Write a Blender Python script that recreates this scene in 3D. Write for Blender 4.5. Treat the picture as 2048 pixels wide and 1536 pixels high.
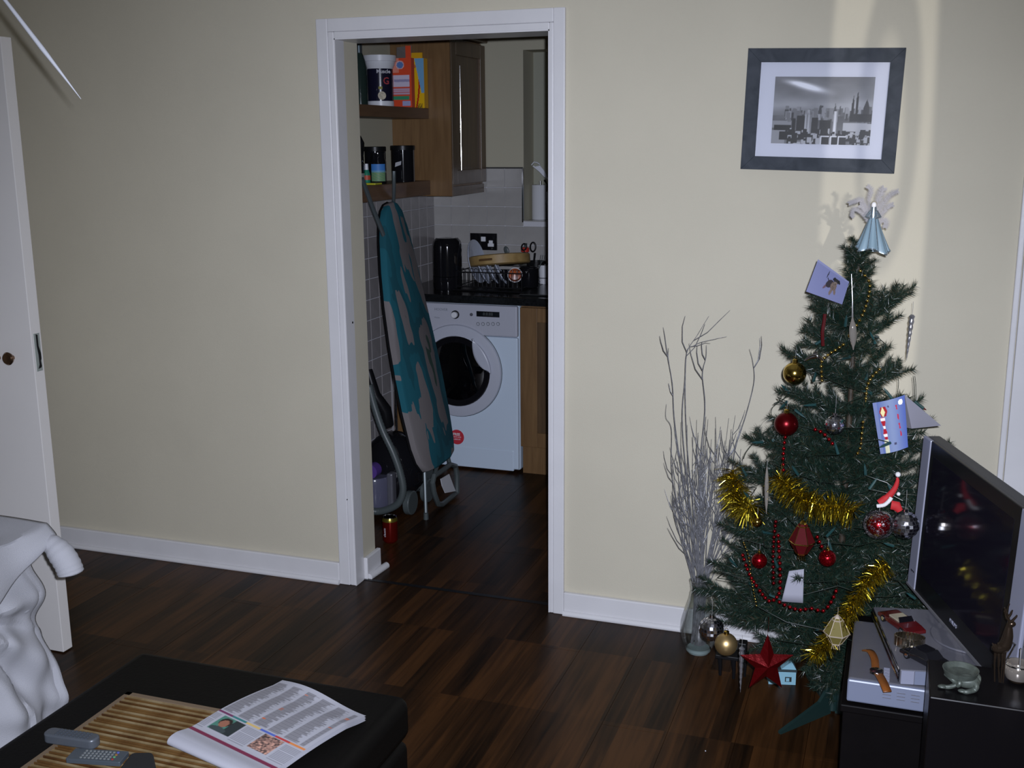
import bpy, bmesh, math, random
import numpy as np
from mathutils import Vector, Matrix, Euler
random.seed(7)
for o in list(bpy.data.objects): bpy.data.objects.remove(o)
S = bpy.context.scene; COL = S.collection
PI = math.pi
# ---------------------------------------------------------------- camera
F = 2205.6
CAM = Vector((1.8794, -3.5321, 1.6526))
_P, _Y, _R = 0.21693, -0.33901, -0.00768
FW = Vector((math.sin(_Y)*math.cos(_P), math.cos(_Y)*math.cos(_P), -math.sin(_P)))
_rt = Vector((math.cos(_Y), -math.sin(_Y), 0)); _up = _rt.cross(FW)
RT = _rt*math.cos(_R) + _up*math.sin(_R); UP = -_rt*math.sin(_R) + _up*math.cos(_R)
cd = bpy.data.cameras.new('camera'); cam = bpy.data.objects.new('camera', cd); COL.objects.link(cam)
cd.sensor_width = 36; cd.lens = F*36/2048; cd.clip_start = 0.02
cam.matrix_world = Matrix(((RT.x, UP.x, -FW.x, CAM.x), (RT.y, UP.y, -FW.y, CAM.y), (RT.z, UP.z, -FW.z, CAM.z), (0, 0, 0, 1)))
S.camera = cam
# ---------------------------------------------------------------- view and light
S.view_settings.view_transform = 'Standard'; S.view_settings.look = 'None'
S.view_settings.exposure = 0.0; S.view_settings.gamma = 1; S.view_settings.use_curve_mapping = False
w = bpy.data.worlds.new('world'); S.world = w; w.use_nodes = True
w.node_tree.nodes['Background'].inputs[0].default_value = (0.55, 0.6, 0.75, 1)
w.node_tree.nodes['Background'].inputs[1].default_value = 0.006
# the camera's flash, a few centimetres right of and above the lens
fl = bpy.data.lights.new('camera_flash', 'SPOT'); fl.energy = 478; fl.color = (0.80, 0.85, 1.0)
fl.spot_size = math.radians(95); fl.spot_blend = 1.0; fl.shadow_soft_size = 0.012
flo = bpy.data.objects.new('camera_flash', fl); COL.objects.link(flo)
flo.location = CAM + RT*0.032 + UP*0.034
flo.rotation_euler = (FW + RT*0.02 - UP*0.17).to_track_quat('-Z', 'Y').to_euler()
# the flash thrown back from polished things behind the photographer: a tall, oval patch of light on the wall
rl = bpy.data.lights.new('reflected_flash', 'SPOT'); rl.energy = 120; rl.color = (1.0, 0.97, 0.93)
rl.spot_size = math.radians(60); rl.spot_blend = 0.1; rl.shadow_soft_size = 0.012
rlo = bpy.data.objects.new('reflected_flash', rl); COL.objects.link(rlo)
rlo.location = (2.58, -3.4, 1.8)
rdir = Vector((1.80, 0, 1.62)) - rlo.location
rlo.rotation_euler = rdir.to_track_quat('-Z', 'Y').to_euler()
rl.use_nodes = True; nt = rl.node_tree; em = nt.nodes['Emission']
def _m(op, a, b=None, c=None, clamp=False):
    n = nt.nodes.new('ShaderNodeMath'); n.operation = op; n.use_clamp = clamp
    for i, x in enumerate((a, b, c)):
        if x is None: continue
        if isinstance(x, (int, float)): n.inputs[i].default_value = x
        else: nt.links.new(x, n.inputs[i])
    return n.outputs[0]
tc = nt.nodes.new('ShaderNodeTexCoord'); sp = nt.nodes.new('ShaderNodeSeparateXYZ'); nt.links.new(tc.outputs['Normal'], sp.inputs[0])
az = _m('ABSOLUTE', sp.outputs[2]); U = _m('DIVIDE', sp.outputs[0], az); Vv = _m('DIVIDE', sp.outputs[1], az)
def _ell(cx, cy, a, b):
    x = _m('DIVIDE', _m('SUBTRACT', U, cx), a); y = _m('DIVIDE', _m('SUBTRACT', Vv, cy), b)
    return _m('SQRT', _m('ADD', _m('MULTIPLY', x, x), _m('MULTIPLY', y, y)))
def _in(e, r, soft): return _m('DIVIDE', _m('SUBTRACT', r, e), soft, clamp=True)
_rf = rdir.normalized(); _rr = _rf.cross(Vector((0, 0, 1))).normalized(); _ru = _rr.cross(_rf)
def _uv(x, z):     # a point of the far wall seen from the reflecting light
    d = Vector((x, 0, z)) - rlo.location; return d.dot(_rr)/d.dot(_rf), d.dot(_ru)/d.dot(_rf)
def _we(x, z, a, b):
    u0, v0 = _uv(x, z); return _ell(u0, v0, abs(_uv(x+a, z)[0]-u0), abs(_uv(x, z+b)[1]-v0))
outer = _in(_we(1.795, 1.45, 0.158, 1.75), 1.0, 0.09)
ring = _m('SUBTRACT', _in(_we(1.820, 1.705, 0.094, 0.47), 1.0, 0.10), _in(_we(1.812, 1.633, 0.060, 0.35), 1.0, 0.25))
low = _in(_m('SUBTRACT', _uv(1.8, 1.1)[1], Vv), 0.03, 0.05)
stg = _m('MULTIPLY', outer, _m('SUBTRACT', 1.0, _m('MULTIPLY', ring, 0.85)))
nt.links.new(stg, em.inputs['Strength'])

# ---------------------------------------------------------------- helpers
def ray(x, y): return FW + RT*((x-1024)/F) - UP*((y-768)/F)
def at(x, y, ax, v):
    d = ray(x, y); i = 'xyz'.index(ax); return CAM + d*((v-CAM[i])/d[i])
WM = {}
def srgb(r, g, b):
    f = lambda c: (c/255/12.92 if c/255 <= 0.04045 else ((c/255+0.055)/1.055)**2.4)
    return (f(r), f(g), f(b))
MATS = {}
def mat(name, col, rough=0.5, metal=0.0, spec=0.5, noise=0.0, nscale=30, bump=0.0, bscale=200, col2=None, coat=0.0, sheen=0.0, stretch=None):
    if name in MATS: return MATS[name]
    m = bpy.data.materials.new(name); m.use_nodes = True; n = m.node_tree.nodes; l = m.node_tree.links
    b = n['Principled BSDF']; b.inputs['Roughness'].default_value = rough; b.inputs['Metallic'].default_value = metal
    b.inputs['Specular IOR Level'].default_value = spec; b.inputs['Coat Weight'].default_value = coat; b.inputs['Sheen Weight'].default_value = sheen
    b.inputs['Base Color'].default_value = (*col, 1)
    t = n.new('ShaderNodeTexCoord'); mp = n.new('ShaderNodeMapping'); l.new(t.outputs['Object'], mp.inputs[0])
    if stretch: mp.inputs['Scale'].default_value = stretch
    c2 = col2 or tuple(c*(1-noise) for c in col)
    if noise or col2:
        nz = n.new('ShaderNodeTexNoise'); nz.inputs['Scale'].default_value = nscale; nz.inputs['Detail'].default_value = 4
        l.new(mp.outputs[0], nz.inputs[0]); r = n.new('ShaderNodeValToRGB')
        r.color_ramp.elements[0].position = 0.35; r.color_ramp.elements[1].position = 0.65
        r.color_ramp.elements[0].color = (*c2, 1); r.color_ramp.elements[1].color = (*col, 1)
        l.new(nz.outputs[0], r.inputs[0]); l.new(r.outputs[0], b.inputs['Base Color'])
    if bump:
        nb = n.new('ShaderNodeTexNoise'); nb.inputs['Scale'].default_value = bscale; nb.inputs['Detail'].default_value = 3
        l.new(mp.outputs[0], nb.inputs[0]); bp = n.new('ShaderNodeBump'); bp.inputs['Strength'].default_value = bump; bp.inputs['Distance'].default_value = 0.002
        l.new(nb.outputs[0], bp.inputs['Height']); l.new(bp.outputs[0], b.inputs['Normal'])
    MATS[name] = m; return m
def glassmat(name, tint=(1, 1, 1), refl=0.06, rough=0.02, density=0.0):
    m = bpy.data.materials.new(name); m.use_nodes = True; n = m.node_tree.nodes; l = m.node_tree.links; n.clear()
    o = n.new('ShaderNodeOutputMaterial'); tr = n.new('ShaderNodeBsdfTransparent'); tr.inputs[0].default_value = (*tint, 1)
    g = n.new('ShaderNodeBsdfGlossy'); g.inputs['Roughness'].default_value = rough; g.inputs[0].default_value = (1, 1, 1, 1)
    lw = n.new('ShaderNodeLayerWeight'); lw.inputs[0].default_value = 0.25
    ad = n.new('ShaderNodeMath'); ad.operation = 'MULTIPLY_ADD'; ad.inputs[1].default_value = 0.6; ad.inputs[2].default_value = refl; ad.use_clamp = True
    l.new(lw.outputs['Facing'], ad.inputs[0]); mx = n.new('ShaderNodeMixShader'); l.new(ad.outputs[0], mx.inputs[0]); l.new(tr.outputs[0], mx.inputs[1]); l.new(g.outputs[0], mx.inputs[2]); l.new(mx.outputs[0], o.inputs[0])
    return m
def attrmat(name, rough=0.6, spec=0.3):
    m = bpy.data.materials.new(name); m.use_nodes = True; n = m.node_tree.nodes; l = m.node_tree.links
    a = n.new('ShaderNodeAttribute'); a.attribute_name = 'Col'; b = n['Principled BSDF']; b.inputs['Roughness'].default_value = rough; b.inputs['Specular IOR Level'].default_value = spec
    l.new(a.outputs['Color'], b.inputs['Base Color']); return m
PAPER = attrmat('printed_paper', 0.45, 0.4); GLOSSPRINT = attrmat('glossy_print', 0.42, 0.3); LABELPRINT = attrmat('printed_label', 0.5, 0.3)

def smoothp(P, m_=6):
    out = []
    for i in range(len(P)-1):
        a, b_, c_, d_ = P[max(i-1, 0)], P[i], P[i+1], P[min(i+2, len(P)-1)]
        for k in range(m_):
            t = k/m_; out.append(0.5*((2*b_)+(-a+c_)*t+(2*a-5*b_+4*c_-d_)*t*t+(-a+3*b_-3*c_+d_)*t**3))
    out.append(P[-1]); return out
class MB:
    def __init__(s): s.v = []; s.f = []; s.c = []
    def add(s, v, f):
        k = len(s.v); s.v += [tuple(p) for p in v]; s.f += [tuple(i+k for i in q) for q in f]; return s
    def box(s, lo, hi, M=None):
        x0, y0, z0 = lo; x1, y1, z1 = hi
        v = [Vector(p) for p in ((x0,y0,z0),(x1,y0,z0),(x1,y1,z0),(x0,y1,z0),(x0,y0,z1),(x1,y0,z1),(x1,y1,z1),(x0,y1,z1))]
        if M is not None: v = [M @ p for p in v]
        return s.add(v, [(0,3,2,1),(4,5,6,7),(0,1,5,4),(1,2,6,5),(2,3,7,6),(3,0,4,7)])
    def tube(s, pts, r, n=8, cap=True, closed=False, flat=1.0):
        pts = [Vector(p) for p in pts]; m = len(pts); r = r if isinstance(r, (list, tuple)) else [r]*m
        ref = None; rings = []
        for i, p in enumerate(pts):
            a = pts[(i-1) % m] if (closed or i > 0) else p; b = pts[(i+1) % m] if (closed or i < m-1) else p
            t = (b-a).normalized() if (b-a).length > 1e-9 else Vector((0,0,1))
            if ref is None: ref = Vector((0,0,1)) if abs(t.z) < 0.9 else Vector((1,0,0))
            u = (ref - t*ref.dot(t)); u = u.normalized() if u.length > 1e-6 else t.orthogonal().normalized(); ref = u; w_ = t.cross(u)
            rings.append([p + (u*math.cos(2*PI*k/n) + w_*math.sin(2*PI*k/n)*flat)*r[i] for k in range(n)])
        v = [q for R_ in rings for q in R_]; f = []
        for i in range(m if closed else m-1):
            j = (i+1) % m
            for k in range(n): f.append((i*n+k, i*n+(k+1) % n, j*n+(k+1) % n, j*n+k))
        if cap and not closed:
            f.append(tuple(reversed(range(n)))); f.append(tuple((m-1)*n+k for k in range(n)))
        return s.add(v, f)
    def cyl(s, a, b, r, r2=None, n=16): return s.tube([a, b], [r, r if r2 is None else r2], n)
    def lathe(s, prof, c=(0,0,0), n=24, M=None):
        c = Vector(c); v = []; f = []
        for r, z in prof:
            for k in range(n):
                p = Vector((r*math.cos(2*PI*k/n), r*math.sin(2*PI*k/n), z)); v.append((M @ p if M is not None else p) + c)
        for i in range(len(prof)-1):
            for k in range(n): f.append((i*n+k, i*n+(k+1) % n, (i+1)*n+(k+1) % n, (i+1)*n+k))
        if prof[0][0] > 1e-6: f.append(tuple(reversed(range(n))))
        if prof[-1][0] > 1e-6: f.append(tuple((len(prof)-1)*n+k for k in range(n)))
        return s.add(v, f)
    def sph(s, c, r, nu=20, nv=12, sc=(1,1,1), M=None):
        prof = []; v = []; f = []; c = Vector(c)
        for j in range(nv+1):
            th = PI*j/nv
            for k in range(nu):
                p = Vector((r*sc[0]*math.sin(th)*math.cos(2*PI*k/nu), r*sc[1]*math.sin(th)*math.sin(2*PI*k/nu), -r*sc[2]*math.cos(th)))
                v.append((M @ p if M is not None else p)+c)
        for j in range(nv):
            for k in range(nu): f.append((j*nu+k, j*nu+(k+1) % nu, (j+1)*nu+(k+1) % nu, (j+1)*nu+k))
        return s.add(v, f)
    def prism(s, out, o, ux, uy, th):
        o, ux, uy = Vector(o), Vector(ux), Vector(uy); nn = ux.cross(uy).normalized()*th; n = len(out)
        a = [o+ux*x+uy*y for x, y in out]; b = [p+nn for p in a]
        return s.add(a+b, [tuple(reversed(range(n))), tuple(range(n, 2*n))]+[(i, (i+1) % n, n+(i+1) % n, n+i) for i in range(n)])
    def grid(s, fn, nu, nv, th=0.0, colf=None):
        v = []; f = []; P = [[Vector(fn(i/nu, j/nv)) for i in range(nu+1)] for j in range(nv+1)]
        for j in range(nv+1):
            for i in range(nu+1):
                v.append(P[j][i])
                if colf: s.c.append(colf(i/nu, j/nv))
        for j in range(nv):
            for i in range(nu): f.append((j*(nu+1)+i, j*(nu+1)+i+1, (j+1)*(nu+1)+i+1, (j+1)*(nu+1)+i))
        return s.add(v, f)
    def build(s, name, m, parent=None, smooth=True, bevel=0, seg=2, solid=0, angle=40, weld=False, sub=0):
        me = bpy.data.meshes.new(name); W = WM.get(parent.name, Matrix.Identity(4)) if parent else Matrix.Identity(4); Wi = W.inverted()
        me.from_pydata([tuple(Wi @ Vector(p)) for p in s.v], [], s.f); me.materials.append(m)
        if s.c:
            a = me.color_attributes.new('Col', 'FLOAT_COLOR', 'POINT'); a.data.foreach_set('color', [x for c in s.c for x in (c[0], c[1], c[2], 1)])
        if weld:
            bm = bmesh.new(); bm.from_mesh(me); bmesh.ops.remove_doubles(bm, verts=bm.verts, dist=1e-5); bm.to_mesh(me); bm.free()
        if smooth:
            me.polygons.foreach_set('use_smooth', [True]*len(me.polygons))
            try: me.set_sharp_from_angle(angle=math.radians(angle))
            except Exception: pass
        me.update(); o = bpy.data.objects.new(name, me); COL.objects.link(o)
        if parent: o.parent = parent
        WM[o.name] = W.copy()
        if bevel:
            b = o.modifiers.new('bevel', 'BEVEL'); b.width = bevel; b.segments = seg; b.limit_method = 'ANGLE'; b.angle_limit = math.radians(35)
        if solid:
            q = o.modifiers.new('solid', 'SOLIDIFY'); q.thickness = solid; q.offset = 0
        if sub:
            q = o.modifiers.new('sub', 'SUBSURF'); q.levels = sub; q.render_levels = sub
        return o
def thing(name, label, cat, loc=(0,0,0), rz=0, group=None, M=None):
    o = bpy.data.objects.new(name, None); COL.objects.link(o); o.empty_display_size = 0.05
    Mw = M if M is not None else Matrix.Translation(Vector(loc)) @ Matrix.Rotation(rz, 4, 'Z')
    o.matrix_world = Mw; WM[o.name] = Mw.copy(); o['label'] = label; o['category'] = cat
    if group: o['group'] = group
    return o
def tag(o, label=None, cat=None, group=None, kind=None):
    if label: o['label'] = label
    if cat: o['category'] = cat
    if group: o['group'] = group
    if kind: o['kind'] = kind
    return o
def struct(name, mb, m, parent=None, **k):
    o = mb.build(name, m, parent, **k)
    if parent is None: o['kind'] = 'structure'
    return o
def loc(parent, *p): return WM[parent.name] @ Vector(p)
def text(body, size, m, parent, origin, ux, uy, name='lettering', ext=0.0004, bold=False):
    c = bpy.data.curves.new('t', 'FONT'); c.body = body; c.size = size; c.extrude = ext; c.align_x = 'CENTER'; c.align_y = 'CENTER'; c.resolution_u = 2
    if bold: c.offset = size*0.02
    t = bpy.data.objects.new('t', c); COL.objects.link(t); dg = bpy.context.evaluated_depsgraph_get()
    me = bpy.data.meshes.new_from_object(t.evaluated_get(dg)); bpy.data.objects.remove(t)
    ux, uy = Vector(ux).normalized(), Vector(uy).normalized(); n = ux.cross(uy); o_ = Vector(origin)
    W = WM[parent.name].inverted()
    for v in me.vertices: v.co = W @ (o_+ux*v.co.x+uy*v.co.y+n*(v.co.z))
    me.materials.clear(); me.materials.append(m); me.name = name
    o = bpy.data.objects.new(name, me); COL.objects.link(o); o.parent = parent; WM[o.name] = WM[parent.name].copy(); return o
def dup(o, parent=None, M=None, label=None):
    c = o.copy(); COL.objects.link(c); WM[c.name] = (M if M is not None else WM[o.name]).copy()
    if parent: c.parent = parent
    if M is not None: c.matrix_world = M
    if label: c['label'] = label
    for ch in list(o.children): dup(ch, c)
    return c
X, Y_, Z = Vector((1,0,0)), Vector((0,1,0)), Vector((0,0,1))

# ---------------------------------------------------------------- materials
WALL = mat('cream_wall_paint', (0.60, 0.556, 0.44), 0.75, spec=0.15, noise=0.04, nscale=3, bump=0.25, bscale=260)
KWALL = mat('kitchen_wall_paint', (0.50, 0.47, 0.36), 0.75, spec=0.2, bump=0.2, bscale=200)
WHITE = mat('white_gloss_paint', (0.72, 0.71, 0.72), 0.3, spec=0.5, noise=0.05, nscale=6, bump=0.15, bscale=40)
DOORW = mat('white_door_paint', (0.76, 0.73, 0.70), 0.4, noise=0.03, nscale=4)
CEIL = mat('ceiling_paint', (0.7, 0.7, 0.68), 0.9)
BLACKP = mat('black_plastic', (0.007, 0.007, 0.008), 0.35, spec=0.25)
BLACKG = mat('black_gloss', (0.008, 0.008, 0.01), 0.06, coat=0.5)
BLACKM = mat('black_metal_wire', (0.015, 0.015, 0.017), 0.3, metal=0.3)
CHROME = mat('chrome', (0.8, 0.8, 0.82), 0.12, metal=1)
SILV = mat('silver_plastic', (0.115, 0.115, 0.135), 0.38, metal=0.1, noise=0.06, nscale=60)
SILVTV = mat('silver_tv_plastic', (0.27, 0.28, 0.36), 0.4, metal=0.2)
GOLD = mat('gold_shiny', (0.60, 0.42, 0.10), 0.15, metal=1)
GOLDM = mat('gold_matte', (0.62, 0.44, 0.2), 0.38, metal=0.9)
REDM = mat('red_matte', (0.12, 0.0015, 0.004), 0.30, metal=0.8)
REDG = mat('red_shiny', (0.22, 0.003, 0.006), 0.2, metal=0.8)
MIRR = mat('mirror_facets', (0.85, 0.85, 0.9), 0.16, metal=1)
STRING = mat('silver_string', (0.5, 0.5, 0.5), 0.4, metal=0.5)
WHITEP = mat('white_plastic', (0.75, 0.76, 0.8), 0.35)
GREYP = mat('grey_plastic', (0.075, 0.09, 0.09), 0.4)
def glitter(name, c1, c2, sc=900):
    m = mat(name, c1, 0.25, metal=0.85); n = m.node_tree.nodes; l = m.node_tree.links; b = n['Principled BSDF']
    vo = n.new('ShaderNodeTexVoronoi'); vo.inputs['Scale'].default_value = sc; t = n.new('ShaderNodeTexCoord'); l.new(t.outputs['Object'], vo.inputs['Vector'])
    mx = n.new('ShaderNodeMix'); mx.data_type = 'RGBA'; mx.inputs[6].default_value = (*c1, 1); mx.inputs[7].default_value = (*c2, 1)
    sx = n.new('ShaderNodeSeparateColor'); l.new(vo.outputs['Color'], sx.inputs[0]); l.new(sx.outputs[0], mx.inputs[0]); l.new(mx.outputs[2], b.inputs['Base Color'])
    bp = n.new('ShaderNodeBump'); bp.inputs['Strength'].default_value = 1.0; bp.inputs['Distance'].default_value = 0.004; l.new(sx.outputs[1], bp.inputs['Height']); l.new(bp.outputs[0], b.inputs['Normal'])
    return m
GLIT_S = glitter('silver_glitter', (0.75, 0.75, 0.8), (0.4, 0.4, 0.45)); GLIT_R = glitter('red_glitter', (0.5, 0.006, 0.012), (0.12, 0.0, 0.005), 500); GLIT_B = glitter('blue_glitter', (0.35, 0.5, 0.6), (0.7, 0.75, 0.8), 700)

# laminate floor: three-strip walnut, the strips inside a plank are print
def floormat():
    m = bpy.data.materials.new('walnut_laminate'); m.use_nodes = True; n = m.node_tree.nodes; l = m.node_tree.links; b = n['Principled BSDF']
    b.inputs['Roughness'].default_value = 0.36; b.inputs['Specular IOR Level'].default_value = 0.11
    g = n.new('ShaderNodeNewGeometry'); mp = n.new('ShaderNodeMapping'); mp.inputs['Rotation'].default_value = (0, 0, PI/2); l.new(g.outputs['Position'], mp.inputs[0])
    br = n.new('ShaderNodeTexBrick'); br.inputs['Scale'].default_value = 1; br.inputs['Brick Width'].default_value = 0.42; br.inputs['Row Height'].default_value = 0.0633
    br.inputs['Mortar Size'].default_value = 0.0; br.offset = 0.37; br.offset_frequency = 1
    br.inputs['Color1'].default_value = (0, 0, 0, 1); br.inputs['Color2'].default_value = (1, 1, 1, 1); l.new(mp.outputs[0], br.inputs[0])
    m2 = n.new('ShaderNodeMapping'); m2.inputs['Scale'].default_value = (60, 3.0, 60); l.new(g.outputs['Position'], m2.inputs[0])
    nz = n.new('ShaderNodeTexNoise'); nz.inputs['Scale'].default_value = 1; nz.inputs['Detail'].default_value = 6; nz.inputs['Distortion'].default_value = 0.6; l.new(m2.outputs[0], nz.inputs[0])
    m3 = n.new('ShaderNodeMapping'); m3.inputs['Scale'].default_value = (14, 2.2, 14); l.new(g.outputs['Position'], m3.inputs[0])
    nz2 = n.new('ShaderNodeTexNoise'); nz2.inputs['Scale'].default_value = 1; nz2.inputs['Detail'].default_value = 3; l.new(m3.outputs[0], nz2.inputs[0])
    a = n.new('ShaderNodeMath'); a.operation = 'MULTIPLY_ADD'; l.new(nz.outputs[0], a.inputs[0]); a.inputs[1].default_value = 0.6
    s_ = n.new('ShaderNodeMath'); s_.operation = 'MULTIPLY'; l.new(br.outputs[0], s_.inputs[0]); s_.inputs[1].default_value = 0.36; l.new(s_.outputs[0], a.inputs[2])
    a2 = n.new('ShaderNodeMath'); a2.operation = 'MULTIPLY_ADD'; l.new(nz2.outputs[0], a2.inputs[0]); a2.inputs[1].default_value = 0.5; l.new(a.outputs[0], a2.inputs[2])
    r = n.new('ShaderNodeValToRGB'); l.new(a2.outputs[0], r.inputs[0]); e = r.color_ramp.elements
    e[0].position = 0.45; e[0].color = (0.008, 0.0040, 0.0018, 1); e[1].position = 0.95; e[1].color = (0.066, 0.027, 0.0085, 1)
    x = e.new(0.7); x.color = (0.029, 0.0125, 0.0045, 1)
    l.new(r.outputs[0], b.inputs['Base Color'])
    bp = n.new('ShaderNodeBump'); bp.inputs['Strength'].default_value = 0.12; bp.inputs['Distance'].default_value = 0.001; l.new(nz.outputs[0], bp.inputs['Height']); l.new(bp.outputs[0], b.inputs['Normal'])
    return m
FLOOR = floormat()
def woodmat(name, c1, c2, rough=0.45, st=(25, 25, 2.0), rot=None):
    m = bpy.data.materials.new(name); m.use_nodes = True; n = m.node_tree.nodes; l = m.node_tree.links; b = n['Principled BSDF']; b.inputs['Roughness'].default_value = rough
    g = n.new('ShaderNodeNewGeometry'); mp = n.new('ShaderNodeMapping'); mp.inputs['Scale'].default_value = st; l.new(g.outputs['Position'], mp.inputs[0])
    nz = n.new('ShaderNodeTexNoise'); nz.inputs['Scale'].default_value = 1.5; nz.inputs['Detail'].default_value = 6; nz.inputs['Distortion'].default_value = 1.0; l.new(mp.outputs[0], nz.inputs[0])
    r = n.new('ShaderNodeValToRGB'); l.new(nz.outputs[0], r.inputs[0]); r.color_ramp.elements[0].position = 0.3; r.color_ramp.elements[1].position = 0.7
    r.color_ramp.elements[0].color = (*c1, 1); r.color_ramp.elements[1].color = (*c2, 1); l.new(r.outputs[0], b.inputs['Base Color']); return m
OAK = woodmat('oak_cabinet', (0.15, 0.080, 0.032), (0.22, 0.125, 0.052), 0.4)
OAKY = woodmat('oak_shelf', (0.12, 0.065, 0.035), (0.17, 0.095, 0.05), 0.45, (25, 2, 25))
OAKD = woodmat('oak_door', (0.085, 0.05, 0.026), (0.13, 0.078, 0.038), 0.35)
FRAMEW = woodmat('dark_frame_wood', (0.035, 0.042, 0.052), (0.062, 0.07, 0.084), 0.6, (12, 12, 12)); FRAMEW.node_tree.nodes['Principled BSDF'].inputs['Specular IOR Level'].default_value = 0.15
BAMBOO = mat('bamboo_slat', (0.60, 0.36, 0.13), 0.4, col2=(0.30, 0.13, 0.03), nscale=14, stretch=(2, 0.5, 1))
LEATHER = mat('black_leather', (0.005, 0.0045, 0.004), 0.5, spec=0.06, bump=0.3, bscale=120)
CABB = mat('black_brown_cabinet', (0.0035, 0.0028, 0.003), 0.5, spec=0.08, noise=0.2, nscale=20)
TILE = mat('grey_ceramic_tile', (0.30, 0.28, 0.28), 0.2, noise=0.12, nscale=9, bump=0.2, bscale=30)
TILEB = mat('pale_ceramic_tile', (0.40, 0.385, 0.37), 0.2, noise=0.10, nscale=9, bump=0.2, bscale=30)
GROUT = mat('tile_grout', (0.62, 0.62, 0.66), 0.8)
GLASS = glassmat('clear_glass', (0.95, 0.965, 0.96), 0.06)
GLASSC = glassmat('picture_glass', (0.97, 0.97, 0.97), 0.03, 0.03)

# ================================================================ SETTING
WH = 2.42
OPW = 0.774; OPH = 2.0
b = MB(); b.box((-1.62, -4.4, -0.05), (3.4, 2.3, -0.0105)); floor = struct('floor', b, FLOOR, smooth=False)
pl_me = None
PWD, PLN = 0.19, 1.285
def plank(x, y0, y1):
    global pl_me
    b = MB(); b.box((x+0.0006, y0+0.0006, -0.0105), (x+PWD-0.0006, y1-0.0006, 0.0))
    return b.build('floor_plank', FLOOR, floor, smooth=False)
ci = 0
for i in range(-8, 17):
    x = i*PWD+0.01
    off = (0.43*i) % PLN
    y = -2.0+off-PLN
    while y < 0.045:
        a, c = max(y, -2.0), min(y+PLN, 0.05)
        if c-a > 0.02: plank(x, a, c)
        y += PLN
    if -0.76 < x < 1.1:
        y = 0.07-off
        while y < 2.13:
            a, c = max(y, 0.06), min(y+PLN, 2.2)
            if c-a > 0.02: plank(x, a, c)
            y += PLN
b = MB(); b.box((-0.01, 0.046, -0.008), (OPW+0.01, 0.066, 0.0015)); struct('trim_1', b, BLACKP, smooth=False)
# partition wall with the doorway
b = MB()
b.box((-1.6, 0, -0.01), (0, 0.16, WH)); b.box((OPW, 0, -0.01), (3.3, 0.16, WH)); b.box((0, 0, OPH), (OPW, 0.16, WH))
struct('wall_back', b, WALL, smooth=False)
b = MB(); b.box((-1.72, -4.4, -0.01), (-1.6, 0.16, WH)); struct('wall_left', b, WALL, smooth=False)
b = MB(); b.box((3.3, -4.4, -0.01), (3.42, 0.16, WH)); struct('wall_right', b, WALL, smooth=False)
b = MB(); b.box((-1.72, -4.52, -0.01), (3.42, -4.4, WH)); struct('wall_front', b, WALL, smooth=False)
b = MB(); b.box((-1.72, -4.52, WH), (3.42, 2.5, WH+0.08)); struct('ceiling', b, CEIL, smooth=False)
# kitchen walls (recess in the far wall right of the tiles' metal trim)
KX, KY = -0.57, 2.13
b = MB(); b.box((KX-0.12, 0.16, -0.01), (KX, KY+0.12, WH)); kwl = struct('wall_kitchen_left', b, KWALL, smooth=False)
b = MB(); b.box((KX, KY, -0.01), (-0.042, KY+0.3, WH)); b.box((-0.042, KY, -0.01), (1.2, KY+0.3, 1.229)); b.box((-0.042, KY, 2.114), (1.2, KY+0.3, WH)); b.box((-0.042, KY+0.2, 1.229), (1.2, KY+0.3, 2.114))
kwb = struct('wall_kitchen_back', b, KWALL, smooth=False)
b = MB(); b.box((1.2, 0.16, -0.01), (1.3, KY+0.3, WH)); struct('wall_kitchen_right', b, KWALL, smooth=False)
# tiles, one object each
def tile_mesh(name, lo, hi, m):
    b = MB(); b.box(lo, hi); o = b.build(name, m, None, smooth=False, bevel=0.0015, seg=1); return o
T = 0.1025
g1 = MB(); g1.box((KX, 0.9, 0.12), (KX+0.003, KY, 1.40)); g1.build('grout_bed', GROUT, kwl, smooth=False)
g2 = MB(); g2.box((KX, KY-0.003, 0.88), (-0.042, KY, 1.509)); g2.box((-0.042, KY-0.003, 0.88), (0.75, KY, 1.229)); g2.build('grout_bed', GROUT, kwb, smooth=False)
me = None
for j in range(13):
    for i in range(12):
        y1 = KY-0.002-i*T; z0 = 0.896+(j-8)*T*0.985
        if y1 > 1.52 and z0 < 0.80: continue
        if z0+0.1 > 1.40: continue
        if me is None:
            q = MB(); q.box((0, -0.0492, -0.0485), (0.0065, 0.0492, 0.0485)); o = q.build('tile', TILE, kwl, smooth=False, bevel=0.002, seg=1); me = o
        else:
            o = me.copy(); COL.objects.link(o); o.parent = kwl
        o.location = (KX+0.001, y1-T/2, z0+T/2)
me = None
for j in range(6):
    for i in range(12):
        x0 = KX+0.004+i*T*1.02; z0 = 0.898+j*T*0.995
        if x0 > -0.10 and z0+0.09 > 1.229: continue
        if me is None:
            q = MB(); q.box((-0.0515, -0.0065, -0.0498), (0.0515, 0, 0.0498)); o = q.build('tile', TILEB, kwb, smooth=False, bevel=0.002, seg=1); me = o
        else:
            o = me.copy(); COL.objects.link(o); o.parent = kwb
        o.location = (x0+T*1.02/2, KY-0.001, z0+T/2)
b = MB(); b.box((-0.05, KY-0.009, 1.225), (-0.042, KY+0.001, 1.512)); b.build('metal_tile_trim', CHROME, kwb, smooth=False)
b = MB(); b.box((-0.042, KY+0.0, 1.222), (0.8, KY+0.19, 1.234)); b.build('tiled_sill', TILEB, kwb, smooth=False)
b = MB(); b.box((-0.042, KY+0.17, 1.234), (0.8, KY+0.185, 2.114)); struct('window_1', b, mat('window_frame_olive', (0.34, 0.34, 0.27), 0.5), smooth=False)
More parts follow.
